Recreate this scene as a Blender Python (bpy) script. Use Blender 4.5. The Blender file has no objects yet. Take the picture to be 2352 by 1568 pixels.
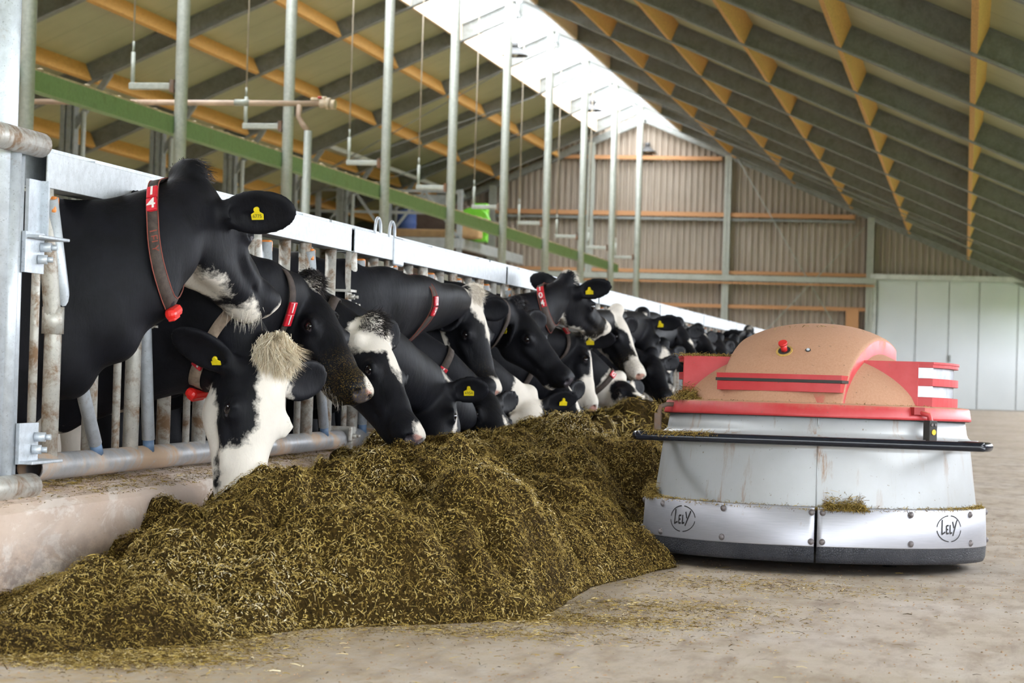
import bpy, bmesh, math, random
import numpy as np
from mathutils import Vector, Matrix, Euler
S = bpy.context.scene
COL = S.collection
PI = math.pi
# ------------------------------------------------------------------ camera
# building axes: X across the barn (right = +), Y along the feed alley, Z up, floor at z = 0
F_PX, W_PX, H_PX, CAM_H = 5500.0, 2352.0, 1568.0, 0.81
_y = np.array([2216 - W_PX/2, -(874 - H_PX/2), F_PX]); _y /= np.linalg.norm(_y)
_u = np.array([math.sin(.03), math.cos(.03), 0.]); _u[2] = -(_u@_y)/_y[2]; _u /= np.linalg.norm(_u)
_x = np.cross(_y, _u)
if _x[0] < 0: _x = -_x
CM = np.array([_x, _y, _u])          # rows: world axes in (right, up, forward)
R_, U_, F_ = CM[:, 0], CM[:, 1], CM[:, 2]
cam_d = bpy.data.cameras.new('camera'); cam = bpy.data.objects.new('camera', cam_d); COL.objects.link(cam)
mw = Matrix.Identity(4)
for i in range(3):
    mw[i][0] = R_[i]; mw[i][1] = U_[i]; mw[i][2] = -F_[i]
mw[0][3], mw[1][3], mw[2][3] = 0, 0, CAM_H
cam.matrix_world = mw
cam_d.sensor_width = 36; cam_d.lens = F_PX/W_PX*36; cam_d.clip_end = 500
cam_d.dof.use_dof = True; cam_d.dof.focus_distance = 9.2; cam_d.dof.aperture_fstop = 7.0
S.camera = cam
# ------------------------------------------------------------------ world, light, exposure
wd = bpy.data.worlds.new('overcast'); S.world = wd; wd.use_nodes = True
nt = wd.node_tree; bg = nt.nodes['Background']
tc = nt.nodes.new('ShaderNodeTexCoord'); sp = nt.nodes.new('ShaderNodeSeparateXYZ'); cr = nt.nodes.new('ShaderNodeValToRGB')
nt.links.new(tc.outputs['Generated'], sp.inputs[0]); nt.links.new(sp.outputs['Z'], cr.inputs[0]); nt.links.new(cr.outputs[0], bg.inputs[0])
cr.color_ramp.elements[0].position = 0.0; cr.color_ramp.elements[0].color = (.86, .92, 1, 1)
cr.color_ramp.elements[1].position = 0.7; cr.color_ramp.elements[1].color = (.92, .96, 1, 1)
bg.inputs[1].default_value = 12.0
S.view_settings.view_transform = 'Standard'; S.view_settings.look = 'None'
S.view_settings.gamma = 1; S.view_settings.exposure = -0.12; S.view_settings.use_curve_mapping = False
S.cycles.max_bounces = 8; S.cycles.diffuse_bounces = 5
# ------------------------------------------------------------------ projection helper (used to read real positions)
def ray(px, py):
    return CM @ np.array([(px-W_PX/2)/F_PX, -(py-H_PX/2)/F_PX, 1.])
def atX(px, py, X): d = ray(px, py); return Vector((0, 0, CAM_H)) + Vector(d*(X/d[0]))
def atY(px, py, Y): d = ray(px, py); return Vector((0, 0, CAM_H)) + Vector(d*(Y/d[1]))
def atD(px, py, D): d = ray(px, py); return Vector((0, 0, CAM_H)) + Vector(d*D)
# ------------------------------------------------------------------ materials
class NG:
    def __init__(s, name):
        s.m = bpy.data.materials.new(name); s.m.use_nodes = True; s.t = s.m.node_tree; s.n = s.t.nodes; s.l = s.t.links
        s.b = s.n['Principled BSDF']
        s.tc = s.n.new('ShaderNodeTexCoord')
    def node(s, typ, **kw):
        n = s.n.new(typ)
        for k, v in kw.items():
            if k.startswith('i_'):
                key = k[2:]; key = int(key) if key.isdigit() else key
                s.set(n.inputs[key], v)
            else: setattr(n, k, v)
        return n
    def set(s, inp, v):
        if isinstance(v, bpy.types.NodeSocket): s.l.new(v, inp)
        else:
            if isinstance(v, tuple) and len(v) == 3 and inp.type == 'RGBA': v = (*v, 1)
            inp.default_value = v
    def obj(s): return s.tc.outputs['Object']
    def mapping(s, scale=(1, 1, 1), rot=(0, 0, 0), src=None):
        n = s.node('ShaderNodeMapping'); s.set(n.inputs['Vector'], src or s.obj()); n.inputs['Scale'].default_value = scale; n.inputs['Rotation'].default_value = rot
        return n.outputs[0]
    def noise(s, scale=5, detail=4, rough=.55, vec=None, dist=0):
        n = s.node('ShaderNodeTexNoise'); s.set(n.inputs['Vector'], vec or s.obj()); n.inputs['Scale'].default_value = scale
        n.inputs['Detail'].default_value = detail; n.inputs['Roughness'].default_value = rough; n.inputs['Distortion'].default_value = dist
        return n.outputs['Fac']
    def ramp(s, fac, *stops):
        n = s.node('ShaderNodeValToRGB'); s.set(n.inputs[0], fac); e = n.color_ramp.elements
        while len(e) < len(stops): e.new(.5)
        for k, (p, c) in enumerate(stops):
            if not isinstance(c, tuple): c = (c, c, c)
            e[k].position = p; e[k].color = (*c, 1)
        return n.outputs[0]
    def mix(s, fac, a, b, mode='MIX'):
        n = s.node('ShaderNodeMix', data_type='RGBA', blend_type=mode)
        s.set(n.inputs['Factor'], fac); s.set(n.inputs[6], a); s.set(n.inputs[7], b); return n.outputs[2]
    def math(s, op, a, b=0., c=None, clamp=False):
        n = s.node('ShaderNodeMath', operation=op, use_clamp=clamp); s.set(n.inputs[0], a); s.set(n.inputs[1], b)
        if c is not None: s.set(n.inputs[2], c)
        return n.outputs[0]
    def attr(s, name):
        n = s.node('ShaderNodeAttribute', attribute_name=name); return n
    def bump(s, h, strength=.3, dist=.01):
        n = s.node('ShaderNodeBump'); s.set(n.inputs['Height'], h); n.inputs['Strength'].default_value = strength; n.inputs['Distance'].default_value = dist
        s.l.new(n.outputs[0], s.b.inputs['Normal']); return n.outputs[0]
    def out(s, color=None, rough=None, metal=None, spec=None, **kw):
        if color is not None: s.set(s.b.inputs['Base Color'], color)
        if rough is not None: s.set(s.b.inputs['Roughness'], rough)
        if metal is not None: s.set(s.b.inputs['Metallic'], metal)
        if spec is not None: s.set(s.b.inputs['Specular IOR Level'], spec)
        return s.m
M = {}
def simple(name, col, rough=.6, metal=0, var=.12, scale=6, bump=0, spec=None):
    g = NG(name); n = g.noise(scale, 5)
    a = tuple(c*(1-var) for c in col); b = tuple(min(1, c*(1+var)) for c in col)
    if bump: g.bump(g.noise(scale*12, 3), bump, .004)
    M[name] = g.out(g.ramp(n, (.35, a), (.65, b)), rough, metal, spec); return M[name]
def steel(name, col, dirt=(.28, .19, .12), lo=.55, hi=.72, rough=.42, metal=.35, sc=7):
    g = NG(name); n = g.noise(28, 5, .6); n2 = g.noise(sc, 7, .7, dist=.4); n3 = g.noise(160, 2)
    base = g.ramp(n, (.35, tuple(c*.82 for c in col)), (.62, col))
    base = g.mix(g.ramp(n3, (.62, 0.), (.72, 1.)), base, tuple(c*.6 for c in col))
    base = g.mix(g.ramp(n2, (lo, 0.), (hi, 1.)), base, dirt)
    g.bump(n3, .15, .002)
    M[name] = g.out(base, g.ramp(n2, (lo, rough), (hi, .85)), metal); return M[name]
steel('galvanised', (.60, .64, .69), lo=.60, hi=.80)
steel('galvanised_dirty', (.58, .56, .51), dirt=(.25, .155, .09), lo=.47, hi=.63, sc=12)
steel('rail_white', (.60, .63, .66), lo=.66, hi=.85, rough=.45, metal=.1)
steel('rail_pipe', (.42, .42, .43), dirt=(.50, .36, .25), lo=.44, hi=.56, sc=3.2, metal=.45)
steel('rusty_iron', (.20, .15, .12), dirt=(.24, .12, .06), lo=.4, hi=.6, rough=.7)
steel('roof_steel', (.27, .285, .275), dirt=(.17, .165, .14), lo=.45, hi=.8, metal=.05, rough=.55)
steel('green_steel', (.25, .40, .17), dirt=(.20, .25, .12), lo=.55, hi=.8, metal=.0, rough=.6, sc=3)
steel('pole_steel', (.46, .48, .43), dirt=(.32, .32, .27), lo=.5, hi=.8, metal=.1, rough=.5, sc=2)  # faint green in the base colour stands in for grass bounce
simple('orange_plastic', (.85, .28, .06), .45)
simple('blue_grey_plastic', (.10, .16, .26), .5)
simple('pvc_pipe', (.55, .40, .30), .5, var=.2, scale=4)
simple('black_void', (.01, .01, .01), .9)
def wood(name, a, b):
    g = NG(name); n = g.noise(9, 5, vec=g.mapping((14, .8, 14))); 
    M[name] = g.out(g.ramp(n, (.3, a), (.7, b)), .7)
wood('pale_board', (.70, .52, .36), (.86, .68, .50)); wood('purlin_wood', (.52, .27, .065), (.80, .45, .13)); wood('girt_wood', (.42, .20, .09), (.62, .33, .15))
# ------------------------------------------------------------------ mesh helpers
class MB:
    """collects shapes, then links them as ONE mesh object"""
    def __init__(s): s.bm = bmesh.new(); s.mi = 0
    def _mark(s, faces):
        for f in faces: f.material_index = s.mi
    def box(s, c, size, rot=None, bevel=0):
        r = bmesh.ops.create_cube(s.bm, size=1)
        m = Matrix.Translation(c) @ (rot.to_4x4() if rot else Matrix.Identity(4)) @ Matrix.Diagonal((*size, 1))
        bmesh.ops.transform(s.bm, matrix=m, verts=r['verts'])
        fs = set(f for v in r['verts'] for f in v.link_faces); s._mark(fs)
        if bevel:
            es = list(set(e for v in r['verts'] for e in v.link_edges))
            nb = bmesh.ops.bevel(s.bm, geom=es, offset=bevel, segments=2, affect='EDGES', profile=.5)
            s._mark(nb['faces'])
        return s
    def beam(s, a, b, w, h, up=(0, 0, 1), bevel=0):
        a = Vector(a); b = Vector(b); d = b-a; L = d.length; d.normalize(); up = Vector(up)
        x = d.cross(up).normalized(); z = x.cross(d).normalized()
        rot = Matrix((x, d, z)).transposed()
        return s.box((a+b)/2, (w, L, h), rot, bevel)
    def ibeam(s, a, b, w, h, t=.02, up=(0, 0, 1)):
        a = Vector(a); b = Vector(b); d = (b-a).normalized(); x = d.cross(Vector(up)).normalized(); z = x.cross(d).normalized()
        s.beam(a, b, t*.7, h, up)
        for k in (-1, 1): s.beam(a+z*k*(h/2-t/2), b+z*k*(h/2-t/2), w, t, up)
        return s
    def tube(s, pts, r, seg=12, cap=True, radii=None):
        pts = [Vector(p) for p in pts]; n = len(pts); rings = []
        rad = radii or [r]*n
        prev = None
        for i, p in enumerate(pts):
            d = (pts[min(i+1, n-1)]-pts[max(i-1, 0)]).normalized()
            if prev is None:
                u = d.cross(Vector((0, 0, 1)));
                if u.length < .05: u = d.cross(Vector((0, 1, 0)))
            else: u = prev - d*prev.dot(d)
            u.normalize(); prev = u; v = d.cross(u)
            rings.append([s.bm.verts.new(p+(u*math.cos(2*PI*k/seg)+v*math.sin(2*PI*k/seg))*rad[i]) for k in range(seg)])
        fs = []
        for i in range(n-1):
            for k in range(seg):
                fs.append(s.bm.faces.new((rings[i][k], rings[i][(k+1) % seg], rings[i+1][(k+1) % seg], rings[i+1][k])))
        for f in fs: f.smooth = True
        if cap: fs += [s.bm.faces.new(rings[0][::-1]), s.bm.faces.new(rings[-1])]
        s._mark(fs); return s
    def lathe(s, prof, c=(0, 0, 0), seg=64, a0=0, a1=2*PI, smooth=True, close=False):
        full = abs(a1-a0-2*PI) < 1e-6; n = seg if full else seg+1
        rows = [[s.bm.verts.new((c[0]+r*math.cos(a0+(a1-a0)*k/seg), c[1]+r*math.sin(a0+(a1-a0)*k/seg), c[2]+z)) for k in range(n)] for r, z in prof]
        m = len(rows); fs = []
        for i in range(m if close else m-1):
            A, B = rows[i], rows[(i+1) % m]
            for k in range(n if full else n-1):
                j = (k+1) % n
                try: fs.append(s.bm.faces.new((A[k], A[j], B[j], B[k])))
                except ValueError: pass
        for f in fs: f.smooth = smooth
        if close and not full:
            fs.append(s.bm.faces.new([r[0] for r in rows][::-1])); fs.append(s.bm.faces.new([r[-1] for r in rows]))
        s._mark(fs); return s
    def poly(s, pts, flip=False):
        vs = [s.bm.verts.new(p) for p in pts]
        f = s.bm.faces.new(vs[::-1] if flip else vs); s._mark([f]); return s
    def prism(s, pts, d):
        """extrude polygon pts by vector d"""
        d = Vector(d); a = [s.bm.verts.new(p) for p in pts]; b = [s.bm.verts.new(Vector(p)+d) for p in pts]; n = len(pts)
        fs = [s.bm.faces.new(a[::-1]), s.bm.faces.new(b)]
        for k in range(n): fs.append(s.bm.faces.new((a[k], a[(k+1) % n], b[(k+1) % n], b[k])))
        s._mark(fs); return s
    def ball(s, c, r, sub=2, scale=(1, 1, 1)):
        q = bmesh.ops.create_icosphere(s.bm, subdivisions=sub, radius=1)
        bmesh.ops.transform(s.bm, matrix=Matrix.Translation(c) @ Matrix.Diagonal((r*scale[0], r*scale[1], r*scale[2], 1)), verts=q['verts'])
        fs = set(f for v in q['verts'] for f in v.link_faces)
        for f in fs: f.smooth = True
        s._mark(fs); return s
    def build(s, name, mats, parent=None, recalc=True):
        if recalc: bmesh.ops.recalc_face_normals(s.bm, faces=s.bm.faces)
        me = bpy.data.meshes.new(name); s.bm.to_mesh(me); s.bm.free()
        for m in (mats if isinstance(mats, (list, tuple)) else [mats]): me.materials.append(M[m] if isinstance(m, str) else m)
        o = bpy.data.objects.new(name, me); COL.objects.link(o)
        if parent:
            o.parent = parent; o.matrix_parent_inverse = Matrix.Translation(-parent.location) if parent.type == 'EMPTY' and not parent.parent else Matrix.Identity(4)
        return o
def tag(o, label=None, cat=None, group=None, kind=None):
    if label: o['label'] = label
    if cat: o['category'] = cat
    if group: o['group'] = group
    if kind: o['kind'] = kind
    return o
def empty(name, loc, label, cat, group=None):
    o = bpy.data.objects.new(name, None); COL.objects.link(o); o.location = loc; o.empty_display_size = .1
    return tag(o, label, cat, group)
def struct(name, mb, mats, label=None):
    o = mb.build(name, mats); o['kind'] = 'structure'
    if label: o['label'] = label
    return o
def mesh_np(name, V, Fq, mats, parent=None, attrs=None, smooth=False, mi=None):
    me = bpy.data.meshes.new(name); V = np.asarray(V, np.float32); Fq = np.asarray(Fq, np.int32)
    k = Fq.shape[1]
    me.vertices.add(len(V)); me.vertices.foreach_set('co', V.ravel())
    me.loops.add(Fq.size); me.loops.foreach_set('vertex_index', Fq.ravel())
    me.polygons.add(len(Fq)); me.polygons.foreach_set('loop_start', np.arange(0, Fq.size, k, dtype=np.int32))
    if mi is not None: me.polygons.foreach_set('material_index', np.asarray(mi, np.int32))
    me.update(calc_edges=True)
    if smooth: me.polygons.foreach_set('use_smooth', np.ones(len(Fq), bool))
    for a, v in (attrs or {}).items():
        at = me.attributes.new(a, 'FLOAT', 'POINT'); at.data.foreach_set('value', np.asarray(v, np.float32))
    for m in (mats if isinstance(mats, (list, tuple)) else [mats]): me.materials.append(M[m] if isinstance(m, str) else m)
    o = bpy.data.objects.new(name, me); COL.objects.link(o)
    if parent:
        o.parent = parent; o.matrix_parent_inverse = Matrix.Translation(-parent.location) if parent.type == 'EMPTY' and not parent.parent else Matrix.Identity(4)
    return o
ORD = ['first', 'second', 'third', 'fourth', 'fifth', 'sixth', 'seventh', 'eighth', 'ninth', 'tenth', 'eleventh', 'twelfth', 'thirteenth', 'fourteenth']
# text as mesh verts/faces (flat outline, small extrusion)
def text_mesh(txt, size, extrude=.001, bold=0):
    cu = bpy.data.curves.new('t', 'FONT'); cu.body = txt; cu.size = size; cu.extrude = extrude; cu.align_x = 'CENTER'; cu.align_y = 'CENTER'; cu.offset = bold
    cu.resolution_u = 3
    o = bpy.data.objects.new('t', cu); COL.objects.link(o)
    me = bpy.data.meshes.new_from_object(o); bpy.data.objects.remove(o); bpy.data.curves.remove(cu)
    return me
def place_text(name, txt, size, mat, parent, origin, xdir, ydir, extrude=.0015, bold=0):
    me = text_mesh(txt, size, extrude, bold); x = Vector(xdir).normalized(); y = Vector(ydir).normalized(); z = x.cross(y)
    m = Matrix((x, y, z)).transposed().to_4x4(); m.translation = Vector(origin)
    me.transform(m); me.name = name; me.materials.clear(); me.materials.append(M[mat])
    o = bpy.data.objects.new(name, me); COL.objects.link(o)
    if parent:
        o.parent = parent; o.matrix_parent_inverse = Matrix.Translation(-parent.location) if parent.type == 'EMPTY' and not parent.parent else Matrix.Identity(4)
    return o
# ================================================================== THE BARN
XR, ZR, KR, KL = -9.3, 8.1, .4165, .445      # ridge position, slopes (underside of the rafters)
YG = 69.0                                     # far gable
RY = [20.85-4.65*k for k in range(6, 0, -1)] + [20.85, 25.5, 30.15, 34.8, 39.45, 44.1, 48.75, 53.4, 58.05, 62.7, 67.35]
XE_R, XE_L = 3.6, -22.5
RH = .34                                      # rafter depth
def zr(x): return ZR-KR*(x-XR) if x > XR else ZR+KL*(x-XR)
# floor
g = NG('concrete'); n1 = g.noise(.9, 8, .62); n2 = g.noise(9, 6, .65, vec=g.mapping((1, .35, 1), (0, 0, .5))); n3 = g.noise(120, 3, .6); n4 = g.noise(2.3, 6, .6, dist=1.2)
c = g.ramp(n1, (.3, (.33, .27, .20)), (.5, (.45, .385, .32)), (.72, (.53, .475, .43)))
c = g.mix(g.ramp(n2, (.46, 0.), (.66, .7)), c, (.235, .17, .12))
n6 = g.noise(3.5, 7, .7, vec=g.mapping((2.0, .30, 1), (0, 0, .12)), dist=.4); c = g.mix(g.ramp(n6, (.54, 0.), (.70, .65)), c, (.21, .155, .125))
sxf = g.node('ShaderNodeSeparateXYZ', i_0=g.obj()); c = g.mix(g.math('MULTIPLY', g.ramp(sxf.outputs[0], (.0, 1.), (1., 0.)) if False else g.math('MULTIPLY_ADD', sxf.outputs[0], -.55, -.25, clamp=True), g.ramp(g.noise(18, 6, .75), (.42, 0.), (.6, .8))), c, (.42, .30, .15))
c = g.mix(g.ramp(n4, (.60, 0.), (.70, .6)), c, (.50, .46, .42))
c = g.mix(g.ramp(n3, (.60, 0.), (.70, .75)), c, (.25, .19, .12))
g.bump(n3, .25, .004); M['concrete'] = g.out(c, g.ramp(n1, (.3, .8), (.7, .42)), 0, .4)
m = MB(); m.poly([(-24, -6, 0), (5, -6, 0), (5, YG+1, 0), (-24, YG+1, 0)]); struct('floor', m, 'concrete', 'dusty concrete floor of the feed alley')
# grass outside
g = NG('grass'); n = g.noise(3, 6); M['grass'] = g.out(g.ramp(n, (.3, (.09, .17, .035)), (.7, (.16, .26, .06))), .9)
m = MB(); m.poly([(-150, -80, -.06), (150, -80, -.06), (150, 160, -.06), (-150, 160, -.06)]); struct('meadow', m, 'grass')
# roof panels (insulated sheets with seams running up the slope)
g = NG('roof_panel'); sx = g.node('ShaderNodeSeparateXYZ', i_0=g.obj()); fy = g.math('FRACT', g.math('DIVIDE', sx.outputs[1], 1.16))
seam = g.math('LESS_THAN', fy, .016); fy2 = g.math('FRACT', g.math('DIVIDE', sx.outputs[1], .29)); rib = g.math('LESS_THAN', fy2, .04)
c = g.ramp(g.noise(1.5, 4), (.3, (.39, .39, .225)), (.7, (.46, .46, .28)))  # olive base has the green bounce light from outside mixed in
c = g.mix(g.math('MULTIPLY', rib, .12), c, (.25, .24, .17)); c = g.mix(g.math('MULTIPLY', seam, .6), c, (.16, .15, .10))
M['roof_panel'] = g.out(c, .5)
SKY = 1.22
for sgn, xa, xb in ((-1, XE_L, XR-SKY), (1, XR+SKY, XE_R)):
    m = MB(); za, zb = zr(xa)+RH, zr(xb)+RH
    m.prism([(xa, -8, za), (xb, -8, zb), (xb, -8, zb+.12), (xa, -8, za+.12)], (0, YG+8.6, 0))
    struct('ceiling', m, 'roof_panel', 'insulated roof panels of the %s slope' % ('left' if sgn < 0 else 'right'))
# translucent ridge skylight
g = NG('skylight_sheet'); tr = g.node('ShaderNodeBsdfTranslucent', i_0=(.97, .98, 1)); tp = g.node('ShaderNodeBsdfTransparent', i_0=(1, 1, 1)); mx = g.node('ShaderNodeMixShader', i_0=.55)
g.l.new(tr.outputs[0], mx.inputs[1]); g.l.new(tp.outputs[0], mx.inputs[2]); g.l.new(mx.outputs[0], g.n['Material Output'].inputs[0]); M['skylight_sheet'] = g.m
g = NG('white_frame'); M['white_frame'] = g.out((.82, .80, .80), .5)
for i, s in enumerate((-1, 1)):
    m = MB(); x1 = XR+s*SKY
    m.prism([(x1, -8, zr(x1)+RH+.14), (XR, -8, ZR+RH+.2), (XR, -8, ZR+RH+.215), (x1, -8, zr(x1)+RH+.155)], (0, 67.4+8, 0))
    o = struct('window_%d' % (i+1), m, 'skylight_sheet', 'translucent ridge skylight')
    m = MB(); m.beam((x1, -8, zr(x1)+RH-.09), (x1, 67.4, zr(x1)+RH-.09), .06, .46); struct('trim_%d' % (i+1), m, 'pale_board', 'timber edge board along the skylight')
m = MB()
for s in (-1, 1): m.beam((XR, 67.4, ZR+RH-.02), (XR+s*SKY, 67.4, zr(XR+s*SKY)+RH-.02), .06, .3)
struct('trim_3', m, 'pale_board', 'timber board closing the far end of the skylight')
# rafters
for k, y in enumerate(RY):
    m = MB()
    for s, xe in ((-1, XE_L+.1), (1, XE_R-.1)):
        m.ibeam((XR, y, ZR+RH/2), (xe, y, zr(xe)+RH/2), .17, RH, .025)
        m.ibeam((xe, y, zr(xe)), (xe, y, 0), .17, .2, .02, up=(1, 0, 0))
    m.box((XR, y, ZR+RH/2), (.05, .18, RH+.06))
    for s in (-1, 1): m.box((XR+s*.03, y, ZR-.03), (.02, .2, .1))
    struct('steel_rafter', m, 'roof_steel')
# timber purlins in short lengths between the rafters
for xp in (-20.05, -18.4, -16.75, -15.1, -13.5, -11.9, -6.62, -4.9, -3.25, -1.6, .06, 1.72, 3.2):
    k = KR if xp > XR else -KL; m = MB(); ys = [-8]+RY+[YG]
    ang = math.atan(KR if xp > XR else -KL)
    nrm = Vector((math.sin(ang), 0, math.cos(ang)))
    for a, b in zip(ys[:-1], ys[1:]):
        if b < 8: continue
        zc = zr(xp)+RH*.52
        m.beam((xp, a+.1, zc), (xp, b-.1, zc), .075, RH*.93, up=nrm)
    struct('timber_purlin', m, 'purlin_wood')
# steel purlin on the left slope close to the gable + wind braces
m = MB(); m.beam((-14.6, 53.4, zr(-14.6)+.05), (-14.6, 68.8, zr(-14.6)+.05), .1, .1); struct('steel_strut', m, 'pole_steel')
m = MB()
for a, b in (((-19.5, 53.4), (-10.6, 58.05)), ((-10.6, 53.4), (-19.5, 58.05)), ((-19.5, 58.05), (-10.6, 62.7)), ((1.5, 58.05), (-8, 62.7)), ((-8, 58.05), (1.5, 62.7))):
    m.tube([(a[0], a[1], zr(a[0])-.03), (b[0], b[1], zr(b[0])-.03)], .012, 6)
struct('roof_brace_rods', m, 'roof_steel')
# inner columns on the left carrying the rafters
for y in RY[8:]:
    m = MB(); x = -15.45; m.ibeam((x, y, 0), (x, y, zr(x)), .2, .26, .03, up=(0, 1, 0)); m.beam((x, y, zr(x)-.8), (x+.75, y, zr(x+.75)), .08, .1)
    m.box((x+.14, y-.0, zr(x)/2), (.03, .22, zr(x)))
    struct('steel_column', m, 'roof_steel')
    m = MB(); m.tube([(x+.3, y-.05, 0), (x+.3, y-.05, zr(x)-.35)], .045, 10); struct('downpipe_post', m, 'pole_steel')
# far gable wall: corrugated sheet
g = NG('corrugated'); sx = g.node('ShaderNodeSeparateXYZ', i_0=g.obj())
c = g.ramp(g.noise(.5, 5), (.3, (.33, .275, .22)), (.7, (.42, .36, .30)))
c = g.mix(g.ramp(sx.outputs[2], (.0, 1.), (1., 0.)), c, (.26, .20, .15)) if False else c
c = g.mix(g.ramp(g.noise(3, 5, vec=g.mapping((3, 1, .25))), (.5, 0.), (.75, .5)), c, (.22, .17, .13))
M['corrugated'] = g.out(c, .55)
m = MB(); xs = []; x = XE_L
prof = ((0, 0), (.06, 0), (.085, .055), (.155, .055), (.18, 0))
pts = []
while x < XE_R:
    for dx, dy in prof[:-1]: pts.append((x+dx, dy))
    x += .18
pts = [p for p in pts if p[0] < XE_R-.1]
DX0, DX1, DZ = -2.62, 2.0, 3.62
for (xa, da), (xb, db) in zip(pts[:-1], pts[1:]):
    ba = DZ if DX0 < xa < DX1 else 0; bb = DZ if DX0 < xb < DX1 else 0
    m.poly([(xa, YG+.1-da, max(ba, bb)), (xb, YG+.1-db, max(ba, bb)), (xb, YG+.1-db, zr(xb)+RH), (xa, YG+.1-da, zr(xa)+RH)])
struct('wall_back', m, 'corrugated', 'corrugated sheet gable wall')
# gable frame: rafter bars, posts, girts
for s, xe in ((-1, XE_L), (1, XE_R)):
    m = MB(); m.beam((XR, YG-.12, ZR+.02), (xe, YG-.12, zr(xe)+.02), .16, .2); struct('gable_rafter', m, 'roof_steel')
for x in (-20.3, -13.75, -10.85, -6.85, -2.74):
    m = MB(); m.ibeam((x, YG-.12, 0), (x, YG-.12, zr(x)), .19, .2, .02, up=(0, 1, 0)); struct('gable_post', m, 'pole_steel')
t = 3
for z, xa, xb, hh, mt in ((7.0, -11.95, -7.05, .11, 'girt_wood'), (5.38, -14.9, -3.2, .13, 'girt_wood'), (3.72, -19.6, -2.8, .10, 'girt_wood'), (2.75, -19.6, -2.8, .11, 'girt_wood'), (1.3, -19.6, -2.8, .11, 'girt_wood'), (5.24, -14.9, -3.2, .07, 'roof_steel')):
    t += 1; m = MB(); m.beam((xa, YG-.07, z), (xb, YG-.07, z), .13, hh); struct('trim_%d' % t, m, mt)
m = MB(); m.beam((-19.6, YG-.22, 3.56), (-2.6, YG-.22, 3.56), .12, .16); struct('trim_11', m, 'pole_steel')
m = MB(); m.beam((-19.6, YG-.22, 3.42), (-2.6, YG-.22, 3.42), .12, .05); struct('trim_12', m, 'girt_wood')
m = MB(); m.beam((-3.2, YG-.16, 0), (-3.2, YG-.16, 2.75), .36, .1, up=(0, 1, 0)); struct('trim_13', m, 'girt_wood')
m = MB()
for a, b in (((-6.6, 7), (-2.9, 1.)), ((-2.9, 5.1), (-6.6, 1.))): m.tube([(a[0], YG-.26, a[1]), (b[0], YG-.26, b[1])], .015, 6)
struct('gable_brace_rods', m, 'pole_steel')
# sliding door
g = NG('door_panel'); sx = g.node('ShaderNodeSeparateXYZ', i_0=g.obj())
M['door_panel'] = g.out(g.ramp(g.noise(.6, 3), (.3, (.62, .66, .68)), (.7, (.70, .74, .76))), .45)
simple('door_frame', (.62, .64, .63), .5)
d = bpy.data.objects.new('door_1', None); COL.objects.link(d); d.location = (DX0, YG-.05, 0); d['kind'] = 'structure'; d['label'] = 'large white sliding door in the far gable'
edges = [DX0+.12, -1.42, -.5, .34, 1.42, 2.2]
for a, b in zip(edges[:-1], edges[1:]):
    m = MB(); m.box(((a+b)/2, YG-.03, DZ/2), (b-a-.025, .06, DZ-.02), bevel=.008); m.build('door_leaf', 'door_panel', d)
m = MB(); m.box(((DX0+2.2)/2, YG+.03, DZ/2), (4.95, .04, DZ)); m.build('door_backing', 'door_frame', d)
m = MB(); m.beam((DX0-.1, YG-.16, DZ+.07), (3.2, YG-.16, DZ+.07), .16, .15); m.beam((DX0, YG-.1, 0), (DX0, YG-.1, DZ), .14, .14, up=(0, 1, 0)); m.build('door_frame', 'door_frame', d)
m = MB(); m.box((-.44, YG-.1, 1.42), (.05, .06, .2), bevel=.01); m.build('door_handle', 'roof_steel', d)
# two small daylight lamps on the gable
simple('lamp_white', (.9, .9, .9), .4)
# side walls, heights shaped for the light inside (right open above, left closed)
simple('side_wall', (.34, .32, .29), .8, bump=.2)
m = MB(); m.box((XE_R-.05, 36, .7), (.15, 66, 1.4)); struct('wall_right', m, 'side_wall')
m = MB(); m.box((XE_L+.05, 30, 1.1), (.15, 78, 2.2)); struct('wall_left', m, 'side_wall')
# mound of dirt by the door corner

m = MB(); m.prism([(XE_L, -8, 0), (-4.6, -8, 0), (-4.6, -8, zr(-4.6)+.3), (XR, -8, ZR+.3), (XE_L, -8, zr(XE_L)+.3)], (0, .12, 0))  # unseen gable added to limit the sky light from behind the camera
m.prism([(-4.6, -8, 4.3), (-.6, -8, 4.3), (-4.6, -8, zr(-4.6)+.3)], (0, .12, 0)); struct('wall_front_blocker', m, 'side_wall', 'gable wall behind the viewer with a wide open doorway')
# ================================================================== HANGING POLES, GREEN BEAM, PIPE, LAMPS
XP = -8.6
pole_y = [20.9, 25.3, 29.55, 34.8, 39.45, 44.1, 48.75, 53.4, 58.05, 62.7]
simple('cord', (.42, .36, .28), .8)
for i, y in enumerate(pole_y):
    p = empty('steel_pole', (XP, y, 0), 'tall pale steel pole with a side arm, %s from the left behind the feed fence' % ORD[i], 'pole', 'poles along the green beam')
    m = MB(); m.tube([(XP, y, 0), (XP, y, zr(XP)+.02)], .072 if y < 35 else .078, 14); m.build('pole_tube', 'pole_steel', p)
    za = 3.80 if i else 3.7
    m = MB(); m.box((XP-.32, y, za), (.56, .09, .07), bevel=.008); m.build('side_arm', 'pole_steel', p)
    m = MB(); m.box((XP-.09, y-.02, za), (.05, .12, .14)); m.build('clamp', 'rusty_iron', p)
    m = MB(); m.tube([(XP-.57, y, za), (XP-.57, y, za+.38)], .026, 8); m.tube([(XP-.57, y, za+.38), (XP-.57, y, za+.5)], .014, 6); m.build('hanger_rod', 'pole_steel', p)
    m = MB(); m.tube([(XP-.57, y, za+.5), (XP-.57, y, zr(XP-.57)+.02)], .011 if i else .008, 6); m.build('cord', 'cord', p)
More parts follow.
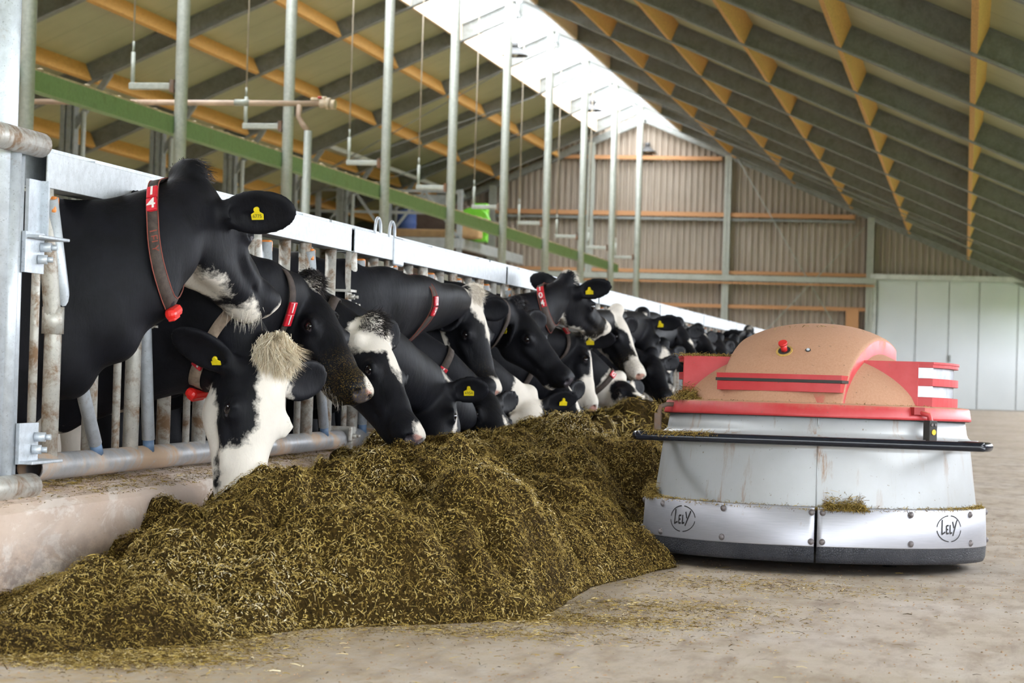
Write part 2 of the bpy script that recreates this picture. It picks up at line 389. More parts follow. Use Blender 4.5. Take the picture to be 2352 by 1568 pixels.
m = MB(); m.beam((XP-.12, 20.5, 3.37), (XP-.12, 59.8, 3.37), .12, .19, bevel=.006)
gb = m.build('green_beam', 'green_steel'); tag(gb, 'long green steel beam running behind the feed fence on the pale poles', 'beam')
simple('dust_strip', (.62, .50, .36), .9, var=.3)
m = MB(); random.seed(4); yy = 20.6
m.beam((XP-.12, 20.5, 3.475), (XP-.12, 59.8, 3.475), .115, .02)
while yy < 59:
    m.ball((XP-.1+random.uniform(-.03, .03), yy, 3.487), random.uniform(.015, .04), 1, (1, 1.6, .5)); yy += random.uniform(.2, .7)
o = m.build('dust_layer', 'dust_strip', gb)
# pipe with valve
yp = 27.2
a = atY(40, 233, yp); b = atY(735, 238, yp)
P = empty('water_pipe', (b.x, yp, 0), 'brown plastic pipe with a valve at its end, crossing behind the green beam', 'pipe')
m = MB(); m.tube([a, b], .033, 12); m.build('pipe_run', 'pvc_pipe', P)
c1 = atY(556, 236, yp); m = MB(); m.tube([c1-Vector((.09, 0, 0)), c1+Vector((.09, 0, 0))], .04, 12); m.build('sleeve', 'pole_steel', P)
m = MB(); v = b; m.tube([v, v+Vector((.08, 0, 0))], .055, 12); m.tube([v+Vector((.08, 0, 0)), v+Vector((.13, 0, 0))], .07, 12); m.tube([v+Vector((.13, 0, -.01)), v+Vector((.19, 0, -.01))], .058, 12); m.tube([v+Vector((.05, 0, .03)), v+Vector((.05, 0, .085))], .03, 10); m.box(v+Vector((-.05, 0, .05)), (.12, .05, .04), bevel=.01); m.build('valve', 'dust_strip', P)
simple('valve_red', (.5, .05, .03), .5); m = MB(); m.box(v+Vector((-.0, -.02, .07)), (.05, .04, .03), bevel=.01); m.build('valve_handle', 'valve_red', P)
d0 = atY(688, 240, yp); d1 = atY(686, 268, yp); d2 = atY(708, 300, yp); d3 = atY(704, 330, yp)
m = MB(); m.tube([d0, d1, atY(694, 284, yp), d2], .036, 10); m.build('elbow', 'pvc_pipe', P)
m = MB(); m.tube([d2, Vector((d2.x-.01, yp, 0))], .05, 12); m.build('down_pipe', 'pole_steel', P)
# high bay lamps under the ridge
simple('lamp_metal', (.10, .10, .10), .45, metal=.3)
for i, (px, py, y, w) in enumerate(((1183, 122, 44.1, '.'), (1361, 250, 57.0, ''), (1487, 345, 66.5, ''))):
    c = atX(px, py, XR+.05); s = 1.0; y = c.y
    L = empty('pendant_lamp', c, 'dusty metal reflector lamp hanging under the ridge, %s' % ('nearest of three', 'middle one in front of the skylight end', 'lowest one in front of the gable wall')[i], 'lamp', 'lamps under the ridge')
    m = MB(); m.lathe([(.05, .12), (.09, .10), (.16, .03), (.25, -.03), (.27, -.06), (.25, -.055), (.15, .01), (.04, .08)], c, 28); m.build('reflector', 'lamp_metal', L)
    m = MB(); m.tube([c+Vector((0, 0, .1)), c+Vector((0, 0, .22))], .075, 12); m.build('housing', 'lamp_metal', L)
    m = MB(); m.ball(c+Vector((0, 0, .0)), .07, 2); m.build('bulb', 'lamp_white', L)
    m = MB()
    for k in (-1, 1): m.tube([c+Vector((.05*k, 0, .2)), (c.x+.0*k-.05, c.y, ZR+.12)], .008, 6)
    m.build('hanging_wire', 'cord', L)
m = MB(); m.tube([(XR, 30, ZR+.12), (XR, 67.3, ZR+.12)], .02, 8); struct('ridge_tube', m, 'white_frame')

# mezzanine with stored goods in the back left corner
simple('mezz_steel', (.40, .42, .42), .5, metal=.2); simple('lime_plastic', (.20, .62, .04), .4); simple('board_tan', (.48, .30, .14), .7); simple('crate_blue', (.05, .10, .30), .5); simple('sack_white', (.50, .52, .50), .7); simple('dark_timber', (.12, .08, .06), .8)
yM = 63.0
pa = atY(895, 535, 58.0); pb = atY(1125, 592, yM)
zf = (pb.z+pa.z)/2
Z = empty('storage_platform', (pb.x, yM, 0), 'steel storage platform with diagonal railing in the back left corner', 'platform')
ex = Vector((pb.x, 59.0, zf)); wx = ex+Vector((-5.6, 0, 0))
m = MB(); m.beam(ex+Vector((0, -.05, 0)), wx+Vector((0, -.05, 0)), .14, .26); m.beam(ex, ex+Vector((0, 8.5, 0)), .14, .26); m.build('floor_beam', 'mezz_steel', Z)
m = MB(); m.box(((ex.x+wx.x)/2, 63.3, zf+.12), (5.6, 8.4, .06)); m.build('deck', 'dark_timber', Z)
for k in range(4):
    x = ex.x-1.85*k; m = MB(); m.ibeam((x, 59, 0), (x, 59, zf+1.35), .12, .14, .015, up=(0, 1, 0)); m.build('post', 'mezz_steel', Z)
m = MB()
for z in (.75, 1.3): m.beam(ex+Vector((0, -.02, z)), wx+Vector((0, -.02, z)), .05, .07)
for k in range(3):
    x = ex.x-1.85*k
    m.beam((x, 58.95, zf+.1), (x-.92, 58.95, zf+1.3), .04, .06); m.beam((x-.92, 58.95, zf+1.3), (x-1.85, 58.95, zf+.1), .04, .06)
m.build('railing', 'mezz_steel', Z)
def goods(name, label, cat, mat, px, py, w, h, dp, y=60.5, shape='box'):
    c = atY(px, py, y); z0 = zf+.155
    m = MB()
    if shape == 'box':
        m.box((c.x, y, z0+h/2), (w, dp, h), bevel=min(w, h)*.08); m.box((c.x, y-dp/2, z0+h/2), (w*.86, .03, h*.8), bevel=.01)
        for q in (-1, 1): m.box((c.x+q*w*.4, y, z0+h/2), (.03, dp*1.02, h*1.01))
    elif shape == 'drum': m.lathe([(0, 0), (w/2, 0), (w/2*1.03, .04), (w/2, .08), (w/2, h*.45), (w/2*1.04, h*.5), (w/2, h*.55), (w/2*.98, h*.93), (w/2*1.02, h*.97), (0, h)], (c.x, y, z0), 24)
    elif shape == 'disc':
        m.tube([(c.x, y-dp/2, z0+w/2), (c.x, y+dp/2, z0+w/2)], w/2, 28); m.tube([(c.x, y-dp/2-.06, z0+w/2), (c.x, y-dp/2, z0+w/2)], w*.22, 20); m.box((c.x, y, z0+.06), (w*.8, dp, .12))
    o = m.build(name, mat); tag(o, label, cat); return o
goods('plastic_disc', 'lime green round machine part on the storage platform', 'machine part', 'lime_plastic', 1088, 530, .85, .85, .3, shape='disc')
goods('plastic_tank', 'tall lime green tank beside the round green part on the platform', 'tank', 'lime_plastic', 1104, 530, .35, 1.0, .4, y=61.2)
goods('barrel', 'blue barrel at the left end of the storage platform', 'barrel', 'crate_blue', 933, 540, .5, .75, .5, y=60, shape='drum')
goods('cardboard_box', 'tan cardboard box on the right of the storage platform', 'box', 'board_tan', 1082, 555, .5, .55, .5, y=59.6)
goods('timber_stack', 'long stack of pale boards lying on the storage platform', 'boards', 'board_tan', 1000, 550, 2.0, .22, .5, y=59.8)
goods('dark_cabinet', 'large dark cabinet behind the platform railing', 'cabinet', 'dark_timber', 1010, 520, 1.6, 1.0, .6, y=62)
goods('white_sack', 'pale sack lying on top of the dark cabinet pile', 'sack', 'sack_white', 985, 500, 1.3, 1.35, .5, y=63.2)
m = MB(); m.box((ex.x-2.8, 59.4, zf*.45), (5.4, .3, zf*.9)); struct('wall_store', m, 'dark_timber', 'dark wall under the storage platform')

# ================================================================== KERB AND FEED FENCE
g = NG('kerb_concrete'); KM = g.mapping((1, .38, 1)); n1 = g.noise(3.2, 7, .65, vec=KM); n2 = g.noise(2.1, 5, .6, vec=KM, dist=.5); n3 = g.noise(60, 4, .6, vec=KM); sx = g.node('ShaderNodeSeparateXYZ', i_0=g.obj())
c = g.ramp(n1, (.35, (.50, .36, .27)), (.65, (.66, .53, .44)))
c = g.mix(g.ramp(g.noise(6, 8, .72, vec=KM, dist=.5), (.52, 0.), (.57, .85)), c, (.74, .65, .58))
c = g.mix(g.ramp(n2, (.48, 0.), (.62, .65)), c, (.42, .34, .29))
low = g.math('MULTIPLY', g.ramp(sx.outputs[2], (.08, 1.), (.26, 0.)), g.ramp(g.noise(14, 8, .75, vec=KM), (.42, 0.), (.56, 1.)))
c = g.mix(low, c, (.27, .21, .185)); c = g.mix(g.ramp(n3, (.62, 0.), (.75, .5)), c, (.36, .25, .17))
g.bump(n3, .3, .004); M['kerb_concrete'] = g.out(c, .8)
m = MB(); m.prism([(-2.84, 1, 0), (-2.85, 1, .315), (-2.88, 1, .34), (-2.96, 1, .365), (-3.12, 1, .37), (-3.12, 1, 0)], (0, YG-8, 0))
struct('feed_kerb', m, 'kerb_concrete', 'stained concrete kerb under the feed fence')
XF = -3.0
# spec of the yoke tube positions, taken from the photo: pitch .8
def bolt(m, p, d, r=.012, l=.03):
    p = Vector(p); d = Vector(d).normalized(); m.tube([p, p+d*l], r, 6); m.tube([p+d*l, p+d*(l+.018)], r*.55, 8)
def panel(y0, n, label, pitch=.795, first=False, opens=(), y1=None):
    y1 = y1 or y0+n*pitch
    E = empty('feed_fence_panel', (XF, y0, .37), label, 'feed fence', 'headlock fence panels along the kerb')
    zt = 1.47; zb = 1.352
    m = MB(); t = .006; xf = XF+.03   # front channel of the top rail (open box section)
    m.box((xf, (y0+y1)/2, (zt+zb)/2), (t, y1-y0-.02, zt-zb-.0), bevel=.002)
    m.box((xf-.045, (y0+y1)/2, zt-.003), (.09, y1-y0-.02, t)); m.box((xf-.045, (y0+y1)/2, zb+.003), (.09, y1-y0-.02, t)); m.box((xf-.09, (y0+y1)/2, (zt+zb)/2), (t, y1-y0-.02, zt-zb))
    m.build('top_rail', 'rail_white', E)
    m = MB(); m.box((xf-.13, (y0+y1)/2, zt+.0), (.03, y1-y0-.0, .075)); m.build('rear_top_rail', 'rail_white', E)
    for q in range(3):
        m = MB(); m.box((xf-.02, y0+(q+.4)*(y1-y0)/3, zt+.004), (.03, .14, .008)); m.build('cover_plate', 'galvanised', E)
    m = MB(); zbr = .432; m.tube([(XF, y0+.02, zbr), (XF, y1-.02, zbr)], .045, 20, cap=False)
    m.tube([(XF, y1-.02, zbr), (XF, y0+.02, zbr)], .041, 20, cap=False); m.build('bottom_rail', 'rail_pipe', E, recalc=False)
    for k in range(n):
        yk = y0+.04+k*pitch; op = opens[k] if k < len(opens) else .2
        m = MB(); m.tube([(XF, yk-.02, zbr+.03), (XF, yk-.02, 1.36)], .015, 10); m.build('thin_rod', 'galvanised_dirty', E)
        m = MB(); m.tube([(XF, yk+.14, zbr+.02), (XF, yk+.145, .86), (XF, yk+.135, .93), (XF, yk+.04, 1.30), (XF, yk+.03, 1.36)], .029, 14); m.build('fixed_tube', 'galvanised_dirty', E)
        # tilting yoke bar pivoting in the clamp
        zp = .92; yp_ = yk+.205; zl = .50
        yb = yk+op+.18; lean = (yb-yp_)/(zp-zl); yt = yp_-lean*(1.335-zp); yt = max(yt, yk+.03)
        b = MB(); b.tube([(XF+.02, yb, zl), (XF+.02, yp_, zp), (XF+.02, yt, 1.32)], .024, 14, radii=[.024, .024, .026]); tb = b.build('tilting_bar', 'galvanised', E)
        m = MB(); d = (Vector((XF+.02, yb, zl))-Vector((XF+.02, yp_, zp))).normalized(); m.tube([Vector((XF+.02, yb, zl)), Vector((XF+.02, yb, zl))+d*.045], .0215, 12); m.build('rubber_end', 'blue_grey_plastic', tb)
        m = MB(); m.box((XF+.02, yt+.012, 1.30), (.045, .04, .055), bevel=.008); m.build('stop_cap', 'orange_plastic', tb)
        c = MB(); c.tube([(XF, yk+.14, zp-.045), (XF, yk+.14, zp+.045)], .037, 16); c.box((XF+.01, yk+.19, zp), (.03, .13, .085), bevel=.012); bolt(c, (XF+.02, yk+.235, zp), (1, .3, 0), .009, .02); c.build('clamp', 'galvanised_dirty', E)
        m = MB(); m.tube([(XF-.02, yk+.56, zbr+.02), (XF-.02, yk+.56, 1.36)], .027, 14); m.build('fixed_tube', 'galvanised_dirty', E)
    return E
OP = [(.34, .1, .15, .1, .2), (.1, .25, .1, .15, .1)]
panel(7.40, 5, 'nearest headlock feed fence panel, in front of the cow wearing number 14', opens=OP[0], first=True)
yy = 11.42
for i in range(8):
    panel(yy, 5, 'headlock feed fence panel, %s along the kerb behind the cows' % ORD[i+1], opens=OP[(i+1) % 2]); yy += 4.02
# joint brackets between panels
for i, y in enumerate([11.41+4.02*k for k in range(7)]):
    J = empty('fence_joint', (XF, y, .37), 'galvanised post and bracket joining two fence panels, %s from the left' % ORD[i], 'bracket', 'brackets between the fence panels')
    m = MB(); m.box((XF-.21, y, .9), (.06, .06, 1.06), bevel=.005); m.box((XF-.18, y-.0, 1.2), (.012, .05, .3)); m.build('post', 'galvanised', J)
    m = MB(); m.box((XF-.04, y, 1.16), (.16, .12, .012)); m.box((XF+.015, y, 1.11), (.012, .10, .10)); bolt(m, (XF+.02, y-.02, 1.13), (1, 0, 0), .014, .03); bolt(m, (XF+.02, y+.02, 1.09), (1, 0, 0), .014, .03); m.build('bracket', 'galvanised_dirty', J)
    m = MB(); m.box((XF+.0, y, .44), (.11, .03, .11)); m.box((XF+.06, y-.03, .46), (.02, .08, .07), bevel=.006); bolt(m, (XF+.06, y-.05, .45), (1, 0, 0), .014, .03); m.build('lower_bracket', 'galvanised_dirty', J)
# U clamp over the rail
for i, y in enumerate((12.02, 12.33)):
    m = MB(); pts = [(XF-.06+.0, y-.06+.06*(1-math.cos(t)), 1.49+.07*math.sin(t)) for t in np.linspace(0, PI, 12)]
    m.tube([(XF+.02, y-.06, 1.36)]+[(XF+.0, p[1], p[2]) for p in pts]+[(XF+.02, y+.06, 1.36)], .008, 8)
    if i: m.box((XF+.036, y, 1.40), (.02, .2, .15), bevel=.01)
    o = m.build('rail_clamp', 'galvanised'); tag(o, ('small', 'wide')[i]+' U-shaped clamp over the top rail %s' % ('just left of the wide one', 'where the white rail steps')[i], 'clamp', 'clamps on the top rail')
# near gate and posts at the left edge
G = empty('steel_post', (-2.99, 6.95, .36), 'thick white galvanised post at the left edge of the picture', 'post')
pp = atX(14, 160, -2.99); m = MB(); m.tube([(-3.0, pp.y, .3), (-3.0, pp.y, 3.0)], .052, 24); m.build('post_tube', 'galvanised', G)
yg = pp.y
T = empty('feed_gate', (-2.95, yg, .37), 'tubular gate end with hinge bolts beside the thick post', 'gate')
m = MB(); q = atX(0, 335, -2.93); m.tube([(-2.93, yg-.6, 1.475), (-2.93, 7.25, 1.475)], .040, 18); m.tube([(-2.93, 7.25, 1.475), (-2.93, 7.29, 1.475)], .017, 6); m.build('gate_top_tube', 'galvanised_dirty', T)
m = MB(); m.tube([(-2.95, 7.09, .4), (-2.95, 7.09, 1.45)], .022, 14); m.tube([(-2.97, 7.17, .4), (-2.97, 7.17, 1.45)], .021, 14); m.build('gate_upright', 'galvanised', T)
m = MB(); m.tube([(-2.93, yg-.5, .385), (-2.93, 7.26, .385)], .04, 16); bolt(m, (-2.93, 7.26, .385), (0, 1, 0), .02, .02); m.build('gate_bottom_tube', 'galvanised_dirty', T)
for z, r in ((1.13, 1), (.52, 0)):
    m = MB(); m.box((-2.94, 7.24, z), (.012, .16, .13)); m.box((-2.95, 7.30, z+(.05 if r else -.06)), (.12, .26, .01), bevel=.003); bolt(m, (-2.935, 7.29, z+.02), (1, .2, 0), .017, .035); bolt(m, (-2.935, 7.27, z-.02), (1, .3, 0), .017, .03); m.build('hinge_bracket', 'galvanised', T)
m = MB(); m.box((-2.98, 7.33, 1.27), (.012, .11, .20)); m.beam((-2.965, 7.385, 1.17), (-2.965, 7.385, 1.37), .03, .012, up=(0, 1, 0)); m.build('strike_plate', 'galvanised', T)
# ================================================================== FEED PUSHING ROBOT
RC = Vector((-.632, 10.52, 0)); ROT = math.radians(-14)      # heading: front turned a little to the left
def rdir(a): return Vector((math.cos(a), math.sin(a), 0))
g = NG('robot_cone'); n1 = g.noise(3, 6, .6); n2 = g.noise(16, 6, .7, vec=g.mapping((1, 1, .11))); n3 = g.noise(70, 3, .6); n4 = g.noise(2.2, 3)
c = g.ramp(n1, (.3, (.40, .405, .405)), (.7, (.47, .485, .50)))
c = g.mix(g.math('MULTIPLY', g.ramp(n2, (.56, 0.), (.66, 1.)), g.ramp(n4, (.42, .2), (.58, .95))), c, (.30, .19, .12))
c = g.mix(g.ramp(n3, (.68, 0.), (.74, .8)), c, (.20, .15, .10)); M['robot_cone'] = g.out(c, .38, .15)
g = NG('brushed_plate'); n = g.noise(40, 4, .6, vec=g.mapping((.3, .3, 12))); n2 = g.noise(14, 6, .7); n5 = g.noise(3, 3)
c = g.ramp(n, (.3, (.40, .40, .44)), (.7, (.48, .48, .52))); c = g.mix(g.ramp(n2, (.66, 0.), (.74, .7)), c, (.34, .25, .19))
M['brushed_plate'] = g.out(c, g.ramp(n5, (.3, .40), (.7, .48)), .6)
g = NG('rubber_skirt'); v = g.node('ShaderNodeTexVoronoi', i_Scale=110.); v.feature = 'DISTANCE_TO_EDGE'; g.set(v.inputs['Vector'], g.obj())
n = g.noise(6, 6, .65); c = g.ramp(n, (.35, (.018, .020, .028)), (.7, (.045, .045, .052))); g.bump(g.ramp(v.outputs[0], (0., 0.), (.12, 1.)), .6, .004)
M['rubber_skirt'] = g.out(c, .5)
def redmat(name, dust):
    g = NG(name); n1 = g.noise(5, 7, .68); n2 = g.noise(2.0, 4, .6); n3 = g.noise(130, 3, .6); geo = g.node('ShaderNodeNewGeometry'); sz = g.node('ShaderNodeSeparateXYZ', i_0=geo.outputs['Normal'])
    red = g.ramp(n1, (.3, (.46, .022, .026)), (.7, (.56, .065, .07))); dst = g.ramp(n3, (.3, (.42, .22, .13)), (.7, (.48, .27, .17)))
    up = g.ramp(g.math('ADD', g.math('MULTIPLY', sz.outputs[2], .55), g.math('MULTIPLY', g.noise(9, 8, .72), dust[2])), (dust[0], 0.), (dust[1], 1.))
    c = g.mix(up, red, dst)
    c = g.mix(g.ramp(g.noise(60, 4, .7), (.66, 0.), (.70, .8)), c, (.15, .10, .07))
    g.bump(n3, .08, .002); M[name] = g.out(c, g.mix(up, (.42, .42, .42), (.9, .9, .9)))
redmat('robot_red_dusty', (.28, .45, .5)); redmat('robot_red', (.42, .72, .4)); 
simple('reflector_white', (.58, .62, .68), .12, scale=20); simple('tube_black', (.012, .014, .022), .22, scale=30); simple('rivet_steel', (.17, .15, .15), .5, metal=.3, var=.3, scale=60)
simple('slot_black', (.03, .028, .025), .6); simple('sensor_yellow', (.75, .50, .05), .4); simple('logo_black', (.02, .018, .018), .6); simple('red_button', (.62, .03, .03), .35)
B = empty('feed_pushing_robot', RC, 'red and grey conical feed pushing robot with dusty hood and black bumper bar', 'robot')
# chassis / wheels
m = MB(); m.lathe([(0, .035), (.60, .035), (.66, .06), (.66, .09), (0, .09)], RC, 48); m.build('chassis', 'slot_black', B)
for k in (-1, 1):
    m = MB(); d = rdir(ROT)*.35*k; m.tube([RC+d+Vector((-.03, 0, .05)), RC+d+Vector((.03, 0, .05))], .05, 20); m.build('wheel', 'slot_black', B)
# skirt: two rubber halves, seam near the front
SEAM = -PI/2+math.radians(4.2)
for k in range(2):
    a0 = SEAM+k*PI+.006; a1 = a0+PI-.012
    prof = [(.722, .042), (.740, .044), (.748, .062), (.750, .10), (.748, .14), (.725, .14)]
    m = MB(); m.lathe(prof, RC, 96, a0, a1, close=True); m.build('rubber_skirt', 'rubber_skirt', B)
    prof = [(.7515, .108), (.752, .112), (.744, .262), (.737, .268), (.735, .264), (.744, .11)]
    m = MB(); m.lathe(prof, RC, 96, a0+.002, a1-.002, close=True); pl = m.build('steel_band', 'brushed_plate', B)
    m = MB()
    for q in range(7):
        a = a0+.03+(PI-.06)*q/6
        for z, r in ((.128, .7515), (.245, .7455)):
            p = RC+rdir(a)*r+Vector((0, 0, z)); m.ball(p, .0125, 2, (1, 1, 1))
            m.tube([p-rdir(a)*.006, p+rdir(a)*.004], .0135, 12)
    m.build('rivets', 'rivet_steel', pl)['kind'] = 'stuff'
# cone of sheet metal with seam
m = MB(); m.lathe([(.705, .262), (.702, .28), (.674, .49), (.669, .515), (.70, .52), (.705, .525), (.705, .548), (.700, .529), (.660, .558), (.655, .57), (.645, .630), (.63, .632)], RC, 128); m.build('cone_body', 'robot_cone', B)
m = MB(); a = SEAM; m.tube([RC+rdir(a)*.704+Vector((0, 0, .27)), RC+rdir(a)*.671+Vector((0, 0, .53))], .0025, 6); m.tube([RC+rdir(a)*.661+Vector((0, 0, .59)), RC+rdir(a)*.648+Vector((0, 0, .628))], .0025, 6); m.build('body_seam', 'robot_cone', B)
# bumper bar
m = MB(); fy = -.80; pts = []
for t in np.linspace(0, 1, 7): pts.append((-.71-.0*t, -.55-.25*t+.0, .529))
bar = [(-.60, -.30, .529), (-.68, -.45, .529), (-.705, -.62, .529), (-.702, -.72, .529), (-.68, -.775, .529), (-.62, -.795, .529), (0, -.80, .529), (.655, -.795, .529), (.71, -.775, .529), (.737, -.72, .529), (.74, -.62, .529), (.70, -.45, .529), (.60, -.30, .529)]
sm = []
P_ = [Vector(p) for p in bar]
for i in range(len(P_)-1):
    p0, p1, p2, p3 = P_[max(i-1, 0)], P_[i], P_[i+1], P_[min(i+2, len(P_)-1)]
    for t in np.linspace(0, 1, 6)[:-1]:
        sm.append(.5*((2*p1)+(p2-p0)*t+(2*p0-5*p1+4*p2-p3)*t*t+(-p0+3*p1-3*p2+p3)*t**3)+RC)
m.tube(sm, .0185, 16); m.build('bumper_bar', 'tube_black', B)
# red rim
m = MB(); m.lathe([(.55, .634), (.655, .626), (.670, .626), (.673, .630), (.672, .636), (.664, .676), (.658, .681), (.63, .684), (.5, .686)], RC, 128); m.build('rim', 'robot_red', B)
m = MB(); m.lathe([(.645, .624), (.664, .624), (.664, .630)], RC, 96); m.build('rim_shadow_gap', 'slot_black', B)
# wing body: vertical walled slab with flat top and reflector slots at both ends
rot = Matrix.Rotation(ROT*.35, 4, 'Z')
def wing_outline(r, yc, n=14, off=0.0):
    pts = []
    a = math.asin(yc/r)
    for t in np.linspace(-a, a, n): pts.append((r*math.cos(t), r*math.sin(t)))
    for t in np.linspace(PI-a, PI+a, n): pts.append((r*math.cos(t), r*math.sin(t)))
    return pts
def slab(m, r, yc, z0, z1, y_in=0):
    pts = wing_outline(r, yc); vb = [m.bm.verts.new(RC+rot@Vector((x, y, z0))) for x, y in pts]; vt = [m.bm.verts.new(RC+rot@Vector((x, y, z1))) for x, y in pts]
    n = len(pts); fs = [m.bm.faces.new(vb[::-1]), m.bm.faces.new(vt)]
    for k in range(n): fs.append(m.bm.faces.new((vb[k], vb[(k+1) % n], vt[(k+1) % n], vt[k])))
    m._mark(fs)
W = MB()
zs = [(.684, .722, 1), (.722, .770, 0), (.770, .800, 1), (.800, .846, 0), (.846, .866, 1)]
for z0, z1, f in zs:
    if f: slab(W, .612, .30, z0, z1)
    else: slab(W, .585, .285, z0, z1)
W.box(RC+Vector((-.035, 0, .775)), (1.02, .6005, .182), rot.to_3x3(), bevel=.004)
wing = W.build('wing_housing', 'robot_red', B)
simple('slot_dark_red', (.30, .02, .02), .5)
W = MB(); slab(W, .616, .303, .860, .869); W.build('top_ledge', 'robot_red', wing)
for s in (-1, 1):
    for z0, z1 in ((.7235, .7685), (.8015, .8445)):
        m = MB()
        a = .42; pts = [rot@Vector((s*.592*math.cos(t), .592*math.sin(t), 0)) for t in np.linspace(-a-.06, a+.06, 20)]
        for p, q in zip(pts[:-1], pts[1:]): m.poly([RC+p+Vector((0, 0, z0)), RC+q+Vector((0, 0, z0)), RC+q+Vector((0, 0, z1)), RC+p+Vector((0, 0, z1))])
        # flat part wrapping onto the front face with a rounded end
        fp = []
        zc, zh = (z0+z1)/2, (z1-z0)/2
        for t in np.linspace(PI/2, PI*1.5, 12): fp.append((.475+zh*math.cos(t), zc+zh*math.sin(t)))
        fp = fp+[(.535, z0), (.535, z1)]
        (s > 0) and m.poly([RC+rot@Vector((s*x, -.3025, z)) for x, z in fp])
        rf = m.build('reflector_strip', 'reflector_white', wing)
# dome
Rd, Zd, Hd = .580, .684, .280
def dome_z(x, y, lift=0.):
    r2 = (x*x+y*y)/(Rd*Rd); return Zd+Hd*max(0, 1-r2)**.55 + lift
m = MB(); prof = [(Rd*(1-q)**.8, Zd+Hd*max(0, 1-((1-q)**.8)**2)**.7) for q in np.linspace(0, 1, 30)]
m.lathe(prof, RC+Vector((-.03, 0, 0)), 112); m.build('dome', 'robot_red_dusty', B)
# hood strip over the dome
hr = Matrix.Rotation(ROT, 4, 'Z')
def hood(m, hw0, hw1, v0, v1, lift, thick, n=36, nu=16, edge=.02):
    """u across, v along heading (front = -)"""
    def P(i, j, dz):
        v = v0+(v1-v0)*j/n; hw = hw0+(hw1-hw0)*min(1, (v-v0)/(.35)); u = -hw+2*hw*i/nu
        q = math.sqrt(u*u*.55+v*v)/ .56
        z = Zd+.01+(Hd+.055)*max(0, 1-q*q)**.58 - .030*(abs(u)/hw)**3
        p = hr@Vector((u, v, z+dz)); return RC+p
    top = [[m.bm.verts.new(P(i, j, lift)) for i in range(nu+1)] for j in range(n+1)]
    bot = [[m.bm.verts.new(P(i, j, lift-thick)) for i in range(nu+1)] for j in range(n+1)]
    fs = []
    for j in range(n):
        for i in range(nu):
            fs.append(m.bm.faces.new((top[j][i], top[j][i+1], top[j+1][i+1], top[j+1][i])))
    for j in range(n):
        for i, sgn in ((0, 1), (nu, -1)):
            fs.append(m.bm.faces.new((top[j][i], top[j+1][i], bot[j+1][i], bot[j][i])))
    for i in range(nu):
        for j in (0, n): fs.append(m.bm.faces.new((top[j][i], top[j][i+1], bot[j][i+1], bot[j][i])))
    for f in fs: f.smooth = True
    m._mark(fs)
    return P
m = MB(); PF = hood(m, .275, .29, -.55, .24, .0, .075); o = m.build('hood', 'robot_red_dusty', B)
md = o.modifiers.new('b', 'BEVEL'); md.width = .012; md.segments = 3; md.limit_method = 'ANGLE'; md.angle_limit = math.radians(35)
# lip, slit and lower lip of the hood at the front
zf0 = (PF(8, 0, 0)-RC).z
def lip(m, z0, z1, out, hw, r=.53):
    pts = []
    for t in np.linspace(-1, 1, 18):
        u = t*hw; v = -math.sqrt(max(.01, r*r-(u*.55)**2))-out
        pts.append((u, v))
    A = [m.bm.verts.new(RC+hr@Vector((u, v, z0))) for u, v in pts]; Bv = [m.bm.verts.new(RC+hr@Vector((u, v, z1))) for u, v in pts]
    C = [m.bm.verts.new(RC+hr@Vector((u, v+.15, z1))) for u, v in pts]; D = [m.bm.verts.new(RC+hr@Vector((u, v+.15, z0))) for u, v in pts]
    fs = []
    for k in range(len(pts)-1):
        for a_, b_ in ((A, Bv), (Bv, C), (C, D), (D, A)): fs.append(m.bm.faces.new((a_[k], a_[k+1], b_[k+1], b_[k])))
    fs.append(m.bm.faces.new((A[0], Bv[0], C[0], D[0]))); fs.append(m.bm.faces.new((A[-1], Bv[-1], C[-1], D[-1])))
    m._mark(fs)
m = MB(); lip(m, .778, .798, .040, .276); m.build('hood_lip', 'robot_red', B)
m = MB(); lip(m, .766, .778, .044, .279); m.build('hood_slit', 'slot_black', B)
m = MB(); lip(m, .728, .765, .040, .272); m.build('lower_lip', 'robot_red', B)
# button recess, button, small round sensor on the front of the hood
def on_hood(px, py):
    # intersect the viewing ray with the hood surface numerically (real surface point)
    d = Vector(ray(px, py)); o = Vector((0, 0, CAM_H)); t = 9.3
    while t < 11.5:
        p = o+d*t-RC; q = hr.inverted()@p; u, v = q.x, q.y; qq = math.sqrt(u*u*.55+v*v)/.56
        z = Zd+.01+(Hd+.055)*max(0, 1-qq*qq)**.58-.030*(min(1, abs(u)/.295))**3
        if p.z < z: break
        t += .004
    return p+RC
def surf_n(p):
    e = .01
    def zz(x, y):
        q = hr.inverted()@Vector((x-RC.x, y-RC.y, 0)); qq = math.sqrt(q.x**2*.55+q.y**2)/.56; return Zd+.01+(Hd+.055)*max(0, 1-qq*qq)**.58-.03*(min(1, abs(q.x)/.295))**3
    return Vector((-(zz(p.x+e, p.y)-zz(p.x-e, p.y))/(2*e), -(zz(p.x, p.y+e)-zz(p.x, p.y-e))/(2*e), 1)).normalized()
simple('ochre', (.50, .32, .08), .7, var=.3, scale=40)
pb_ = on_hood(1800, 815); nb = surf_n(pb_)
m = MB(); m.tube([pb_-nb*.004, pb_+nb*.003], .036, 28); m.build('button_surround', 'ochre', B)
m = MB(); m.tube([pb_-nb*.002, pb_+nb*.0045], .027, 28); m.build('button_recess', 'slot_black', B)
m = MB(); m.tube([pb_, pb_+nb*.035], .014, 20); m.tube([pb_+nb*.035, pb_+nb*.045], .019, 20); m.build('stop_button', 'red_button', B)
ps = on_hood(1855, 814); ns = surf_n(ps)
m = MB(); m.tube([ps, ps+ns*.005], .0115, 20); m.build('sensor_ring', 'slot_black', B)
